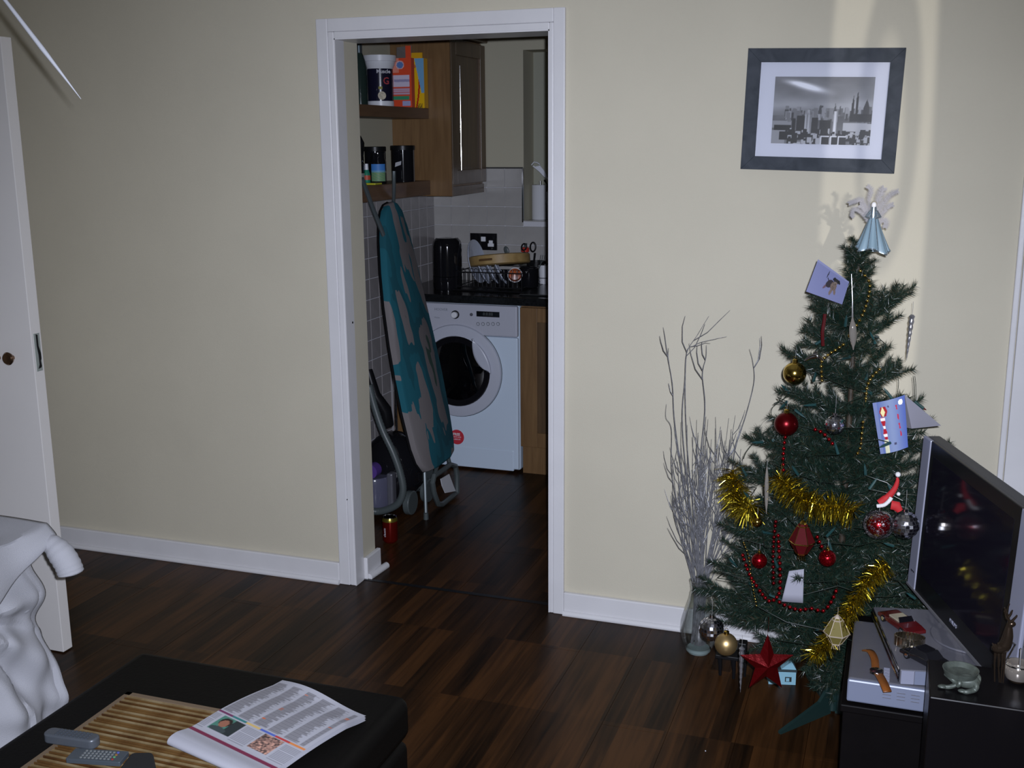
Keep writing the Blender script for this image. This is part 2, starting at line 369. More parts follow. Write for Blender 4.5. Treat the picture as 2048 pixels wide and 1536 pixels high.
b = MB(); b.box((KX, KY-0.010, 1.509), (-0.045, KY, 1.516)); b.build('tile_top_edge', mat('dark_edge', (0.03, 0.03, 0.03), 0.5), kwb, smooth=False)
# skirting boards with a bead at the floor
def skirt(name, lo, hi, axis):
    b = MB()
    if axis == 'x': b.box((lo[0], lo[1]-0.018, 0.0), (hi[0], lo[1], 0.085)); o = struct(name, b, WHITE, smooth=False, bevel=0.004); q = MB(); q.tube([(lo[0], lo[1]-0.018, 0.006), (hi[0], lo[1]-0.018, 0.006)], 0.0115, 10); q.build('floor_bead', WHITE, o)
    return o
skirt('baseboard_back_left', (-1.6, 0), (-0.066, 0), 'x'); skirt('baseboard_back_right', (OPW+0.053, 0), (2.2, 0), 'x')
# door lining and architraves (trim)
AW = 0.066; AWR = 0.053
b = MB()
b.box((-AW, -0.016, 0), (-0.022, 0, OPH+AW)); b.box((-0.022, -0.013, 0), (0.0, 0, OPH+0.022))
b.box((OPW+0.014, -0.016, 0), (OPW+AWR, 0, OPH+AW)); b.box((OPW, -0.013, 0), (OPW+0.014, 0, OPH+0.022))
b.box((-0.022, -0.016, OPH+0.022), (OPW+0.014, 0, OPH+AW)); b.box((0, -0.013, OPH), (OPW, 0, OPH+0.022))
tr = struct('trim_2', b, WHITE, smooth=False, bevel=0.003)
b = MB(); b.box((-0.001, -0.012, 0.0), (0.004, 0.052, OPH)); b.box((OPW-0.004, -0.012, 0), (OPW+0.001, 0.052, OPH)); b.box((0, -0.012, OPH-0.004), (OPW, 0.16, OPH+0.001))
b.build('door_lining', WHITE, tr, smooth=False)
for (px, py, r_) in ((705, 645, 0.004), (694, 999, 0.0025)):
    p = at(px, py, 'x', 0.004); b = MB(); b.cyl(p, p+Vector((0.0015, 0, 0)), r_, n=10); b.build('screw_hole', BLACKP, tr)
# skirting returned round the wall's end
b = MB(); b.box((0.0, 0.055, 0.0), (0.018, 0.175, 0.088)); q = struct('baseboard_doorway', b, WHITE, smooth=False, bevel=0.004)
b = MB(); b.tube([(0.020, 0.062, 0.008), (0.030, 0.195, 0.008)], 0.014, 10); b.build('floor_bead', WHITE, q)
# architrave of a second doorway at the right end of the wall
b = MB(); b.box((2.200, -0.020, 0), (2.216, 0, WH-0.2)); b.box((2.219, -0.016, 0), (2.30, 0, WH-0.2)); struct('trim_3', b, WHITE, smooth=False, bevel=0.003)
b = MB(); b.box((2.31, -0.012, 0.01), (3.0, 0.0, 2.0)); struct('door_2', b, DOORW, smooth=False)
# open door at the left
b = MB(); b.box((-1.42, -0.833, 0.004), (-0.66, -0.790, 1.965)); d1 = struct('door_1', b, DOORW, smooth=False, bevel=0.002)
p = at(26, 715, 'y', -0.833)
for k, px in enumerate((26, -2)):
    p = at(px, 715, 'y', -0.833); b = MB(); b.lathe([(0.0, 0.0), (0.008, 0.001), (0.008, 0.012), (0.019, 0.016), (0.021, 0.022), (0.017, 0.027), (0.0, 0.028)], p, 20, Matrix.Rotation(PI/2, 3, 'X')); b.build('door_knob', mat('dark_brass', (0.22, 0.13, 0.08), 0.15, metal=0.9), d1)
b = MB(); p = at(64, 683, 'x', -0.658); b.box((-0.661, -0.823, 0.955), (-0.6585, -0.799, 1.075)); lp = b.build('latch_plate', mat('latch_metal', (0.45, 0.5, 0.47), 0.35, metal=0.5), d1, smooth=False)
b = MB(); b.prism([(-0.004, 0.058), (0.003, 0.055), (0.003, 0.02), (0.010, -0.005), (0.010, -0.022), (0.006, -0.028), (0.009, -0.045), (0.006, -0.05), (-0.006, -0.052), (0.0, -0.04), (0.0, -0.01), (-0.004, 0.02)], (-0.6586, -0.811, 1.015), Y_, Z, 0.001); b.build('latch_recess', BLACKP, lp, smooth=False)

# ================================================================ KITCHEN
K2 = lambda x, y, Y: at(x, y, 'y', Y)
# wall cupboard
c = thing('wall_cupboard', 'oak wall cupboard with framed door, mounted past the open shelves in the kitchen', 'cupboard', (-0.41, 1.87, 1.40))
b = MB(); b.box((KX+0.001, 1.645, 1.43), (-0.272, 2.118, 2.15)); b.build('carcass', OAK, c, smooth=False)
b = MB(); b.box((KX+0.002, 1.632, 1.385), (-0.25, 1.648, 2.15)); b.build('end_panel', OAK, c, smooth=False)
dd = MB()
dd.box((-0.272, 1.65, 1.44), (-0.250, 1.715, 2.14)); dd.box((-0.272, 2.05, 1.44), (-0.250, 2.118, 2.14)); dd.box((-0.272, 1.715, 2.07), (-0.250, 2.05, 2.14)); dd.box((-0.272, 1.715, 1.44), (-0.250, 2.05, 1.51))
do = dd.build('door', OAKD, c, smooth=False, bevel=0.002)
b = MB(); b.box((-0.272, 1.71, 1.50), (-0.262, 2.055, 2.075)); b.build('door_panel', OAKD, do, smooth=False)
b = MB(); b.cyl((-0.2475, 1.755, 1.51), (-0.2475, 1.755, 2.02), 0.0013, n=8); b.build('door_highlight', CHROME, do)  # thin chrome rod added as the highlight running down the oak door
b = MB(); b.box((-0.275, 1.66, 1.385), (-0.258, 2.10, 1.43)); b.build('light_pelmet', OAKD, c, smooth=False)
b = MB(); b.box((KX+0.002, 1.615, 2.152), (-0.232, 2.118, 2.19)); b.build('cornice', OAKD, c, smooth=False, bevel=0.006)
# shelves
for nm, z0, z1, lb in (('wall_shelf', 1.762, 1.813, 'upper oak shelf on the kitchen wall, cereal boxes standing on it'), ('wall_shelf', 1.392, 1.463, 'lower oak shelf on the kitchen wall, black canisters standing on it')):
    b = MB(); b.box((KX+0.001, 0.35, z0), (-0.367, 1.631, z1)); tag(b.build(nm, OAKY, None, smooth=False, bevel=0.002), lb, 'shelf', 'oak shelves beside the wall cupboard')
# worktop
b = MB(); b.box((KX+0.008, 1.52, 0.865), (1.15, KY-0.01, 0.905)); wt = b.build('worktop', mat('black_granite_laminate', (0.012, 0.013, 0.014), 0.18, noise=0.5, nscale=120), None, smooth=False, bevel=0.006, seg=3)
tag(wt, 'black worktop running over the washing machine', 'worktop')
# washing machine
wm = thing('washing_machine', 'white front loading washing machine under the black worktop', 'washing machine', (-0.16, 1.82, 0))
WMW = mat('white_enamel', (0.62, 0.72, 0.84), 0.3, spec=0.5); WMG = mat('pale_grey_plastic', (0.48, 0.49, 0.56), 0.35)
x0, x1, yf = -0.462, 0.125, 1.545
b = MB(); b.box((x0, yf+0.02, 0.012), (x1, KY-0.06, 0.862)); b.build('cabinet', WMW, wm, smooth=False, bevel=0.012, seg=3)
b = MB(); b.box((x0+0.004, yf, 0.02), (x1-0.004, yf+0.022, 0.700)); b.build('front_panel', WMW, wm, smooth=False, bevel=0.008, seg=3)
b = MB(); b.box((x0+0.004, yf-0.006, 0.703), (x1-0.004, yf+0.022, 0.858)); cp = b.build('control_panel', WMG, wm, smooth=False, bevel=0.008, seg=3)
b = MB(); b.box((x0+0.03, yf-0.002, 0.012), (x1-0.03, yf+0.02, 0.12)); b.build('kick_plate', WMW, wm, smooth=False, bevel=0.004)
dc = K2(916, 741, yf); RO = 0.238
kc = K2(911, 629, yf-0.008)
b = MB(); b.lathe([(0.021, 0), (0.021, 0.008), (0.0, 0.008)], kc, 24, Matrix.Rotation(PI/2, 3, 'X')); kr = b.build('dial_ring', BLACKP, cp)
b = MB(); b.lathe([(0.016, 0.008), (0.0155, 0.024), (0.012, 0.027), (0, 0.027)], kc, 24, Matrix.Rotation(PI/2, 3, 'X')); b.build('dial', WHITEP, cp)
p = K2(943, 629, yf-0.007); b = MB(); b.lathe([(0.008, 0), (0.008, 0.004), (0.0, 0.005)], p, 16, Matrix.Rotation(PI/2, 3, 'X')); b.build('start_button', SILV, cp)
p = K2(953, 622, yf-0.007); q = K2(999, 635, yf-0.007); b = MB(); b.box((p.x, yf-0.0085, q.z), (q.x, yf-0.005, p.z)); ds = b.build('display', BLACKG, cp, smooth=False)
text('8:8:88', 0.022, GREYP, ds, ((p.x+q.x)/2, yf-0.009, (p.z+q.z)/2), X, Z)
for k in range(5):
    p = K2(956+10*k, 648, yf-0.0065); b = MB(); b.tube([p+Vector((0.008*math.cos(a), 0, 0.008*math.sin(a))) for a in np.linspace(0, 2*PI, 14)[:-1]], 0.0012, 5, closed=True); b.build('option_button', GREYP, cp)
text('HOOVER', 0.018, mat('print_grey', (0.2, 0.22, 0.26), 0.5), cp, K2(882, 619, yf-0.0066), X, Z)
text('Vision', 0.012, MATS['print_grey'], cp, K2(874, 635, yf-0.0066), X, Z)
# door: broad pale ring, dark porthole with a scalloped latch bulge at the right
MY = Matrix.Rotation(PI/2, 3, 'X')
b = MB(); b.lathe([(RO, -0.002), (RO, 0.006), (RO-0.004, 0.016), (RO-0.03, 0.022), (0.180, 0.024), (0.172, 0.018), (0.172, -0.01)], dc, 64, MY); dr = b.build('door', mat('door_ring', (0.50, 0.52, 0.60), 0.3), wm)
b = MB(); b.tube([dc+Vector((RO*math.cos(a), -0.003, RO*math.sin(a))) for a in np.linspace(0, 2*PI, 64)[:-1]], 0.0022, 6, closed=True); b.build('ring_groove', GREYP, dr)
b = MB(); b.lathe([(0.184, 0.020), (0.178, 0.029), (0.168, 0.022)], dc, 48, MY); b.build('porthole_rim', BLACKG, dr)
b = MB(); b.lathe([(0.0, 0.045), (0.06, 0.043), (0.12, 0.034), (0.168, 0.014)], dc, 48, MY); b.build('porthole_glass', glassmat('porthole_glass', (0.5, 0.52, 0.55), 0.08), dr)
b = MB(); b.lathe([(0.0, -0.012), (0.168, -0.012), (0.168, 0.015)], dc, 48, MY); b.build('drum_cavity', mat('drum_dark', (0.01, 0.01, 0.012), 0.3), dr)
b = MB()
for r_ in (0.075, 0.090, 0.105, 0.120, 0.135):
    for k in range(int(r_*260)):
        a = PI*0.55+PI*0.9*k/(r_*260); b.sph(dc+Vector((r_*math.cos(a), -0.014, r_*math.sin(a))), 0.0042, 6, 4)
o = b.build('drum_holes', CHROME, dr); o['kind'] = 'stuff'
pts = [(px, py) for px, py in ((946, 677), (945.5, 688), (947, 703), (951, 716), (958, 728), (967, 737), (976, 742))]
pts = [K2(px, py, yf-0.03)-Vector((dc.x, yf-0.03, dc.z)) for px, py in pts]; pts = [(q.x, q.z) for q in pts]
lb_ = smoothp([Vector((x, 0, z)) for x, z in pts], 4); a1 = math.atan2(pts[0][1], pts[0][0])
def bulge(u, v):
    q = lb_[min(len(lb_)-1, int(u*(len(lb_)-1)+0.5))]; a = a1*(1-u); r_ = Vector((0.190*math.cos(a), 0, 0.190*math.sin(a)))
    return dc+Vector((0, -0.036+0.004*v, 0))+q.lerp(r_, v)
b = MB(); b.grid(bulge, 24, 6); b.build('latch_bulge', MATS['door_ring'], dr, solid=0.010)
p = K2(962, 715, yf-0.035); b = MB(); b.lathe([(0.006, 0), (0, 0.002)], p, 12, MY); b.build('red_emblem', mat('red_print', (0.35, 0.01, 0.02), 0.4), dr)
p = K2(914, 874, yf-0.001); b = MB(); b.lathe([(0.039, 0), (0.039, 0.001), (0, 0.001)], p, 32, MY); st = b.build('round_sticker', mat('sticker_red', (0.55, 0.03, 0.05), 0.5), wm)
text('FREE', 0.019, WHITEP, st, p+Vector((-0.002, -0.0015, 0.014)), X, Z, bold=True); text('PARTS AND', 0.009, WHITEP, st, p+Vector((0, -0.0015, 0)), X, Z); text('LABOUR', 0.010, WHITEP, st, p+Vector((0, -0.0015, -0.012)), X, Z)
# fillers and base cupboard
b = MB(); b.box((KX+0.01, 1.53, 0.0), (-0.468, 1.55, 0.862)); tag(b.build('filler_panel', OAK, None, smooth=False), 'narrow oak filler board between tiled wall and washing machine', 'panel')
c = thing('base_cupboard', 'oak base cupboard to the right of the washing machine', 'cupboard', (0.45, 1.85, 0))
b = MB(); b.box((0.135, 1.56, 0.15), (1.10, KY-0.02, 0.86)); b.build('carcass', OAK, c, smooth=False)
b = MB(); b.box((0.137, 1.535, 0.150), (0.225, 1.558, 0.855)); b.box((0.225, 1.535, 0.150), (0.66, 1.558, 0.225)); b.box((0.225, 1.535, 0.785), (0.66, 1.558, 0.855)); b.box((0.60, 1.535, 0.225), (0.66, 1.558, 0.785)); q = b.build('door', OAK, c, smooth=False, bevel=0.002)
b = MB(); b.box((0.222, 1.545, 0.22), (0.605, 1.556, 0.79)); b.build('door_panel', OAKD, q, smooth=False)
b = MB(); b.box((0.135, 1.575, 0.0), (1.10, 1.595, 0.148)); b.build('plinth', OAK, c, smooth=False)
# socket
c = thing('double_socket', 'black double power socket on the pale kitchen tiles', 'socket', (-0.27, 2.12, 1.118))
b = MB(); b.box((-0.347, 2.110, 1.072), (-0.192, 2.1225, 1.163)); b.build('plate', BLACKG, c, smooth=False, bevel=0.002)
for (px, py, sx, sz) in ((967, 478, 0.013, 0.013), (982, 484, 0.011, 0.009), (982, 490, 0.017, 0.009)):
    p = K2(px, py, 2.109); b = MB(); b.box((p.x-sx, 2.102, p.z-sz), (p.x+sx, 2.1105, p.z+sz)); b.build('switch' if px == 967 else 'plug', WHITEP, c, smooth=False, bevel=0.002)
p = K2(984, 497, 2.108); b = MB(); b.sph(p, 0.005, 10, 6); b.build('screw', CHROME, c)
# black bread bin (rounded tall canister)
p = K2(895, 582, 1.76); cx = (K2(868, 520, 1.76).x+K2(922, 520, 1.76).x)/2; R_ = (K2(922, 520, 1.76).x-K2(868, 520, 1.76).x)/2
c = thing('rounded_canister', 'tall glossy black rounded canister on the worktop beside the dish rack', 'canister', (cx, 1.76, 0.905))
b = MB(); b.lathe([(R_*0.97, 0.0), (R_, 0.01), (R_, 0.065)], (cx, 1.76, 0.905), 40); b.build('base', BLACKG, c)
b = MB(); b.lathe([(R_*0.985, 0.067), (R_*0.99, 0.22), (R_*0.93, 0.245), (R_*0.75, 0.262), (0, 0.266)], (cx, 1.76, 0.905), 40); b.build('body', BLACKG, c)
# dish rack
c = thing('dish_rack', 'black wire dish rack of plates on the worktop', 'dish rack', (-0.07, 1.85, 0.905))
rx0, rx1, ry0, ry1 = -0.265, 0.09, 1.70, 2.03
b = MB(); b.box((rx0-0.01, ry0-0.03, 0.906), (rx1+0.02, ry1+0.02, 0.914)); b.build('drip_tray', BLACKP, c, smooth=False, bevel=0.003)
b = MB()
for z in (0.925, 1.0): b.tube([(rx0, ry0, z), (rx1, ry0, z), (rx1, ry1, z), (rx0, ry1, z)], 0.0028, 6, closed=True)
for (xx, yy) in ((rx0, ry0), (rx1, ry0), (rx1, ry1), (rx0, ry1)): b.cyl((xx, yy, 0.914), (xx, yy, 1.0), 0.003, n=6)
b.build('frame', BLACKM, c)
for k in range(14):
    x = rx0+0.02+k*0.0235; b = MB(); b.tube([(x, ry0, 0.925), (x, ry0, 1.0)], 0.0016, 5); b.tube([(x, ry0+0.02, 0.925)]+[(x+0.0115-0.0115*math.cos(a), ry0+0.02, 1.005+0.012*math.sin(a)) for a in np.linspace(0, PI, 7)]+[(x+0.023, ry0+0.02, 0.925)], 0.0016, 5); b.build('wire', BLACKM, c)
def plate(cx, cy, z, r, tilt, lb, yaw=0.0):
    M = Matrix.Rotation(yaw, 3, 'Z') @ Matrix.Rotation(tilt, 3, 'Y')
    b = MB(); b.lathe([(0, 0), (r*0.6, 0.0), (r, 0.014), (r, 0.018), (r*0.6, 0.005), (0, 0.005)], (cx, cy, z), 32, M)
    tag(b.build('plate', mat('glazed_china', (0.55, 0.60, 0.72), 0.15), None), lb, 'plate', 'plates drying in the dish rack')
plate(-0.225, 1.86, 1.035, 0.115, PI/2-0.22, 'large white dinner plate leaning at the left end of the dish rack')
plate(-0.165, 1.80, 0.985, 0.068, PI/2-0.45, 'small white plate low in dish rack, next to the large plate', 0.2)
plate(-0.115, 1.79, 0.985, 0.068, PI/2-0.5, 'small white plate in the middle of dish rack under the round board', 0.3)
plate(-0.065, 1.78, 0.985, 0.066, PI/2-0.5, 'small white plate in dish rack nearest the orange mug', 0.3)
# round chopping board
c = thing('chopping_board', 'round wooden chopping board lying on top of the dish rack', 'chopping board', (-0.06, 1.83, 1.03))
M = Matrix.Rotation(-0.11, 3, 'Y') @ Matrix.Rotation(-0.12, 3, 'X')
WB = woodmat('beech_board', (0.30, 0.19, 0.07), (0.44, 0.30, 0.12), 0.5, (10, 10, 10)); bc = Vector((-0.072, 1.83, 1.026))
b = MB(); b.lathe([(0.150, 0.0), (0.158, 0.005), (0.158, 0.047), (0.150, 0.052), (0, 0.052)], bc, 48, M); b.build('board', WB, c)
b = MB(); b.tube([bc+M @ Vector((0.157*math.cos(a), 0.157*math.sin(a), 0.026)) for a in np.linspace(-PI/2-0.35, -PI/2+0.12, 8)], 0.006, 8); b.build('grip', mat('dark_groove', (0.12, 0.06, 0.02), 0.6), c)
# mug and pans in rack
c = thing('mug', 'orange patterned mug lying in the dish rack', 'mug', (0.0, 1.76, 0.965))
mc = K2(1030, 550, 1.74)
MG = Matrix.Rotation(0.35, 3, 'Z') @ Matrix.Rotation(PI/2, 3, 'X')
b = MB(); b.lathe([(0.030, -0.07), (0.034, -0.05), (0.036, 0.0), (0.033, 0.0), (0.031, -0.055), (0, -0.06)], mc, 28, MG); b.build('body', mat('mug_orange', (0.48, 0.10, 0.02), 0.3, noise=0.5, nscale=40), c)
b = MB(); b.tube([mc+MG @ Vector((0.036*math.cos(a), 0.036*math.sin(a), 0)) for a in np.linspace(0, 2*PI, 25)[:-1]], 0.0025, 6, closed=True); b.build('rim', WHITEP, c)
for (px, py, Y, r_, h, lb) in ((1008, 560, 1.86, 0.045, 0.08, 'black shiny pan in the dish rack, left of the orange mug'), (1058, 562, 1.84, 0.05, 0.10, 'black shiny pan in dish rack under the scissors')):
    p = K2(px, py, Y); c = thing('saucepan', lb, 'pan', (p.x, Y, 0.92), group='black pans in the dish rack')
    b = MB(); b.lathe([(r_*0.9, 0.0), (r_, 0.006), (r_, h), (r_*0.94, h), (r_*0.94, 0.01), (0, 0.01)], (p.x, Y, 0.916), 28); b.build('pot', BLACKG, c)
    b = MB(); b.tube([(p.x, Y-r_, 0.916+h*0.8), (p.x+0.01, Y-r_-0.025, 0.916+h*0.85)], 0.005, 8); b.build('handle', BLACKP, c)
# things standing behind the board
h = thing('cutlery_holder', 'black cutlery holder standing behind the dish rack', 'holder', (0.05, 2.02, 0.907))
b = MB(); b.lathe([(0.05, 0), (0.052, 0.12), (0.048, 0.12), (0.046, 0.006), (0, 0.006)], (0.05, 2.06, 0.9065), 24); b.build('cup', BLACKP, h)
p = K2(1013, 501, 2.05); s_ = thing('spoon', 'dark serving spoon sticking up behind the round board', 'spoon', (p.x, 2.05, p.z-0.15))
b = MB(); b.sph(p, 0.02, 14, 8, (0.75, 0.25, 1.2), Matrix.Rotation(-0.3, 3, 'Y')); b.build('bowl', GREYP, s_)
b = MB(); b.tube([p+Vector((0.004, 0, -0.02)), Vector((0.045, 2.06, 0.93))], 0.0025, 6); b.build('handle', GREYP, s_)
p = K2(1040, 520, 1.99); bt = thing('small_bottle', 'small clear bottle with red cap behind the round board', 'bottle', (p.x, 1.99, 0.905))
b = MB(); b.lathe([(0.026, 0), (0.028, 0.01), (0.028, 0.13), (0.02, 0.16), (0.013, 0.168)], (p.x, 2.075, 0.9065), 20); b.build('body', glassmat('bottle_glass', (0.75, 0.75, 0.72), 0.1), bt)
b = MB(); b.lathe([(0.022, 0.166), (0.023, 0.185), (0.018, 0.19), (0, 0.19)], (p.x, 2.075, 0.9065), 20); b.build('cap', mat('red_cap', (0.5, 0.03, 0.02), 0.4), bt)
b = MB(); b.cyl((p.x+0.003, 2.075, 1.096), (p.x+0.003, 2.075, 1.118), 0.009, n=12); b.build('nozzle', GREYP, bt)
sc = thing('scissors', 'black handled scissors standing handles up behind the round board', 'scissors', K2(1062, 500, 1.98))
for nm, (px, py, rx, rz_, tl) in (('handle_loop', (1048, 494, 0.013, 0.017, 0.3)), ('handle_loop', (1066, 494, 0.015, 0.024, 0.1))):
    p = K2(px, py, 1.985); b = MB(); b.tube([p+Vector((rx*math.cos(a)+rz_*math.sin(a)*tl*0.4, 0, rz_*math.sin(a))) for a in np.linspace(0, 2*PI, 22)[:-1]], 0.0042, 7, closed=True); b.build(nm, BLACKP, sc)
for a_, b_ in (((1048, 503), (1064, 540)), ((1070, 506), (1066, 540))):
    b = MB(); b.tube([K2(*a_, 1.985), K2((a_[0]+b_[0])/2, (a_[1]+b_[1])/2+1, 1.985), K2(*b_, 1.985)], [0.006, 0.005, 0.003], 6); b.build('shank', BLACKP, sc)
fk = thing('fork', 'dark fork sticking up at the right end of the dish rack', 'fork', K2(1082, 530, 1.97))
b = MB(); b.tube([K2(1074, 548, 1.97), K2(1082, 526, 1.97)], 0.003, 6); b.build('stem', GREYP, fk)
for k in range(3): b = MB(); b.tube([K2(1082, 526, 1.97), K2(1080+4*k, 520, 1.97), K2(1082+4*k, 510, 1.97)], 0.0015, 5); b.build('tine', GREYP, fk)
p = K2(1088, 545, 2.02); bk = thing('white_beaker', 'white beaker in a wire stand beside the door frame on worktop', 'beaker', (p.x, 2.02, 0.905))
b = MB(); b.lathe([(0.024, 0), (0.029, 0.105), (0.027, 0.105), (0.022, 0.004), (0, 0.004)], (p.x, 2.02, 0.9065), 20); b.build('cup', WHITEP, bk)
b = MB()
for z in (0.945, 1.015): b.tube([Vector((p.x+0.034*math.cos(a), 2.02+0.034*math.sin(a), z)) for a in np.linspace(0, 2*PI, 20)[:-1]], 0.002, 5, closed=True)
b.build('wire_ring', BLACKM, bk)
b = MB(); b.box((0.11, 1.60, 0.906), (0.85, 2.02, 0.913)); sk = b.build('sink_drainer', mat('sink_dark_steel', (0.08, 0.085, 0.09), 0.25, metal=0.7), None, smooth=False, bevel=0.003); tag(sk, 'dark sink drainer let into the worktop beside the door frame', 'sink')
# pot of utensils on the sill
p = K2(1093, 400, 2.22); up = thing('utensil_pot', 'dark utensil pot on the window sill beside the door frame', 'pot', (p.x+0.02, 2.22, 1.234))
b = MB(); b.lathe([(0.03, 0), (0.034, 0.15), (0.031, 0.15), (0.028, 0.005), (0, 0.005)], (p.x+0.03, 2.23, 1.2345), 24); b.build('pot', BLACKG, up)
sp_ = thing('spatula', 'shiny slotted metal spatula sticking up out of the utensil pot', 'spatula', K2(1093, 380, 2.18))
for k in range(5):
    a0 = K2(1066+3.2*k, 327+6-1.2*abs(k-1)+k*0.5, 2.20); a1 = K2(1090+1.8*k, 357+1.0*k-3, 2.20)
    b = MB(); b.tube([a0, (a0+a1)/2+Vector((0.0, 0, 0.004)), a1], [0.0042, 0.0044, 0.0042], 6, flat=0.6); b.build('blade_bar', mat('bright_steel', (0.8, 0.82, 0.88), 0.5, metal=0.3), sp_)
b = MB(); b.tube([K2(1063, 330, 2.2), K2(1068, 324, 2.2), K2(1074, 325, 2.2), K2(1080, 329, 2.2)], 0.0032, 6); b.build('blade_tip', MATS['bright_steel'], sp_)
b = MB(); b.tube([K2(1089, 360, 2.2), K2(1094, 368, 2.21), Vector((p.x+0.03, 2.23, 1.25))], [0.006, 0.004, 0.003], 8); b.build('handle', BLACKP, sp_)
rollp = K2(1073, 412, 2.25); kr_ = thing('kitchen_roll', 'white kitchen roll standing on the window sill', 'kitchen roll', (0.0, 2.245, 1.234))
b = MB(); b.lathe([(0.020, 0), (0.046, 0), (0.046, 0.185), (0.020, 0.185), (0.020, 0)], (0.014, 2.244, 1.2345), 32); b.build('paper', mat('roll_paper', (0.62, 0.63, 0.66), 0.8), kr_)
b = MB(); b.cyl((0.014, 2.244, 1.2345), (0.014, 2.244, 1.44), 0.006, n=10); b.build('spindle', CHROME, kr_)

# ---- upper shelf items (z 1.813)
ZU = 1.8135; ZL = 1.4635
DG = mat('dark_green_glass', (0.02, 0.035, 0.03), 0.12, coat=0.3)
bo = thing('wine_bottle', 'dark green wine bottle at left end of the upper shelf', 'bottle', (-0.515, 1.19, ZU))
b = MB(); b.lathe([(0.030, 0), (0.036, 0.006), (0.036, 0.17), (0.030, 0.20), (0.015, 0.235), (0.0135, 0.27)], (-0.515, 1.19, ZU), 28); b.build('body', DG, bo)
b = MB(); b.lathe([(0.0150, 0.235), (0.0150, 0.305), (0, 0.306)], (-0.515, 1.19, ZU), 20); b.build('neck_foil', mat('foil_blue_grey', (0.16, 0.2, 0.22), 0.2, metal=0.7), bo)
tb = thing('supplement_tub', 'large black tub with white lid on the upper shelf, beside the orange box', 'tub', (-0.478, 1.32, ZU))
tcx, tcy = -0.478, 1.325
b = MB(); b.lathe([(0.062, 0), (0.062, 0.026), (0, 0.026)], (tcx, tcy, ZU), 36); b.build('white_foot', WHITEP, tb)
b = MB(); b.lathe([(0.061, 0.026), (0.061, 0.172), (0, 0.172)], (tcx, tcy, ZU), 36); bd = b.build('black_label', mat('tub_black', (0.012, 0.012, 0.03), 0.2), tb)
b = MB(); b.lathe([(0.061, 0.172), (0.069, 0.190), (0.072, 0.205), (0.078, 0.206), (0.078, 0.232), (0, 0.234)], (tcx, tcy, ZU), 36); b.build('white_lid', WHITEP, tb)
def on_cyl(cx, cy, r_, ang, z):
    n_ = Vector((math.cos(ang), math.sin(ang), 0)); return Vector((cx, cy, z))+n_*r_, Vector((-math.sin(ang), math.cos(ang), 0))
va = math.atan2(CAM.y-tcy, CAM.x-tcx)
PRW = mat('print_white', (0.6, 0.6, 0.66), 0.5); PRR = mat('print_red', (0.4, 0.05, 0.06), 0.5)
p, u = on_cyl(tcx, tcy, 0.064, va+0.25, ZU+0.158); text('Muscle', 0.024, PRW, bd, p, u, Z, bold=True)
p, u = on_cyl(tcx, tcy, 0.063, va+0.45, ZU+0.115); text('G', 0.044, PRR, bd, p, u, Z, bold=True)
p, u = on_cyl(tcx, tcy, 0.0615, va+0.10, ZU+0.05); b = MB(); b.prism([(0.019*math.cos(a), 0.019*math.sin(a)) for a in np.linspace(0, 2*PI, 20)[:-1]], p, u, Z, 0.001); b.build('round_picture', mat('cream_print', (0.6, 0.52, 0.38), 0.5, noise=0.4, nscale=90), bd)
p, u = on_cyl(tcx, tcy, 0.0615, va+0.0, ZU+0.085); b = MB(); b.box((-0.009, 0, -0.006), (0.009, 0.001, 0.006)); 
for i, v in enumerate(b.v): b.v[i] = tuple(p+u*v[0]+Vector((v[0]*0, 0, 0))-Vector((u.y*-1, u.x, 0))*v[1]*0+Z*v[2])
b.build('label_patch', mat('print_yellow', (0.5, 0.45, 0.05), 0.5), bd)
# garlic-like bunch behind
b = MB(); b.sph((-0.50, 1.50, ZU+0.185), 0.03, 12, 8, (1, 0.8, 0.9)); b.tube([(-0.50, 1.5, ZU), (-0.50, 1.5, ZU+0.17)], 0.02, 10); b.tube([(-0.51, 1.5, ZU+0.2), (-0.52, 1.49, ZU+0.225)], [0.01, 0.004], 6); b.tube([(-0.49, 1.5, ZU+0.2), (-0.475, 1.5, ZU+0.222)], [0.01, 0.004], 6)
tag(b.build('pepper_grinder', mat('dark_wood_turned', (0.03, 0.02, 0.015), 0.4), None), 'dark knobbly-topped jar behind the orange box on upper shelf', 'jar')
# boxes with print
def print_face(parent, name, o, ux, uy, w_, h_, nu, nv, colf, m=LABELPRINT, off=0.0006):
    o, ux, uy = Vector(o), Vector(ux).normalized(), Vector(uy).normalized(); n_ = ux.cross(uy)*off
    b = MB(); b.grid(lambda s, t: o+ux*(s*w_)+uy*(t*h_)+n_, nu, nv, colf=colf); return b.build(name, m, parent, smooth=False)
OR = srgb(225, 80, 45); WT = srgb(215, 205, 225); BL = srgb(70, 90, 170)
def cereal(s, t):
    # orange box: round logo at top, white paper with handwriting, green band
    if (s-0.46)**2*0.18+(t-0.86)**2 < 0.0072: return srgb(95, 130, 190) if (s-0.46)**2*0.18+(t-0.86)**2 < 0.0045 else srgb(225, 190, 190)
    if 0.12 < s < 0.90 and 0.42 < t < 0.66:
        if 0.52 < t < 0.565 and 0.15 < s < 0.9 and math.sin(s*70+math.sin(s*23)*2)*math.cos(t*240) > 0.05: return srgb(50, 55, 140)
        return WT
    if 0.12 < s < 0.9 and 0.25 < t < 0.40: return srgb(205, 180, 205) if int(t*70) % 3 else srgb(200, 120, 130)
    if 0.1 < s < 0.88 and 0.16 < t < 0.235: return srgb(60, 150, 110)
    if 0.55 < s < 0.93 and 0.03 < t < 0.13: return srgb(170, 175, 215)
    if s < 0.4 and t > 0.7: return srgb(235, 160-60*s, 140-60*s)
    return OR
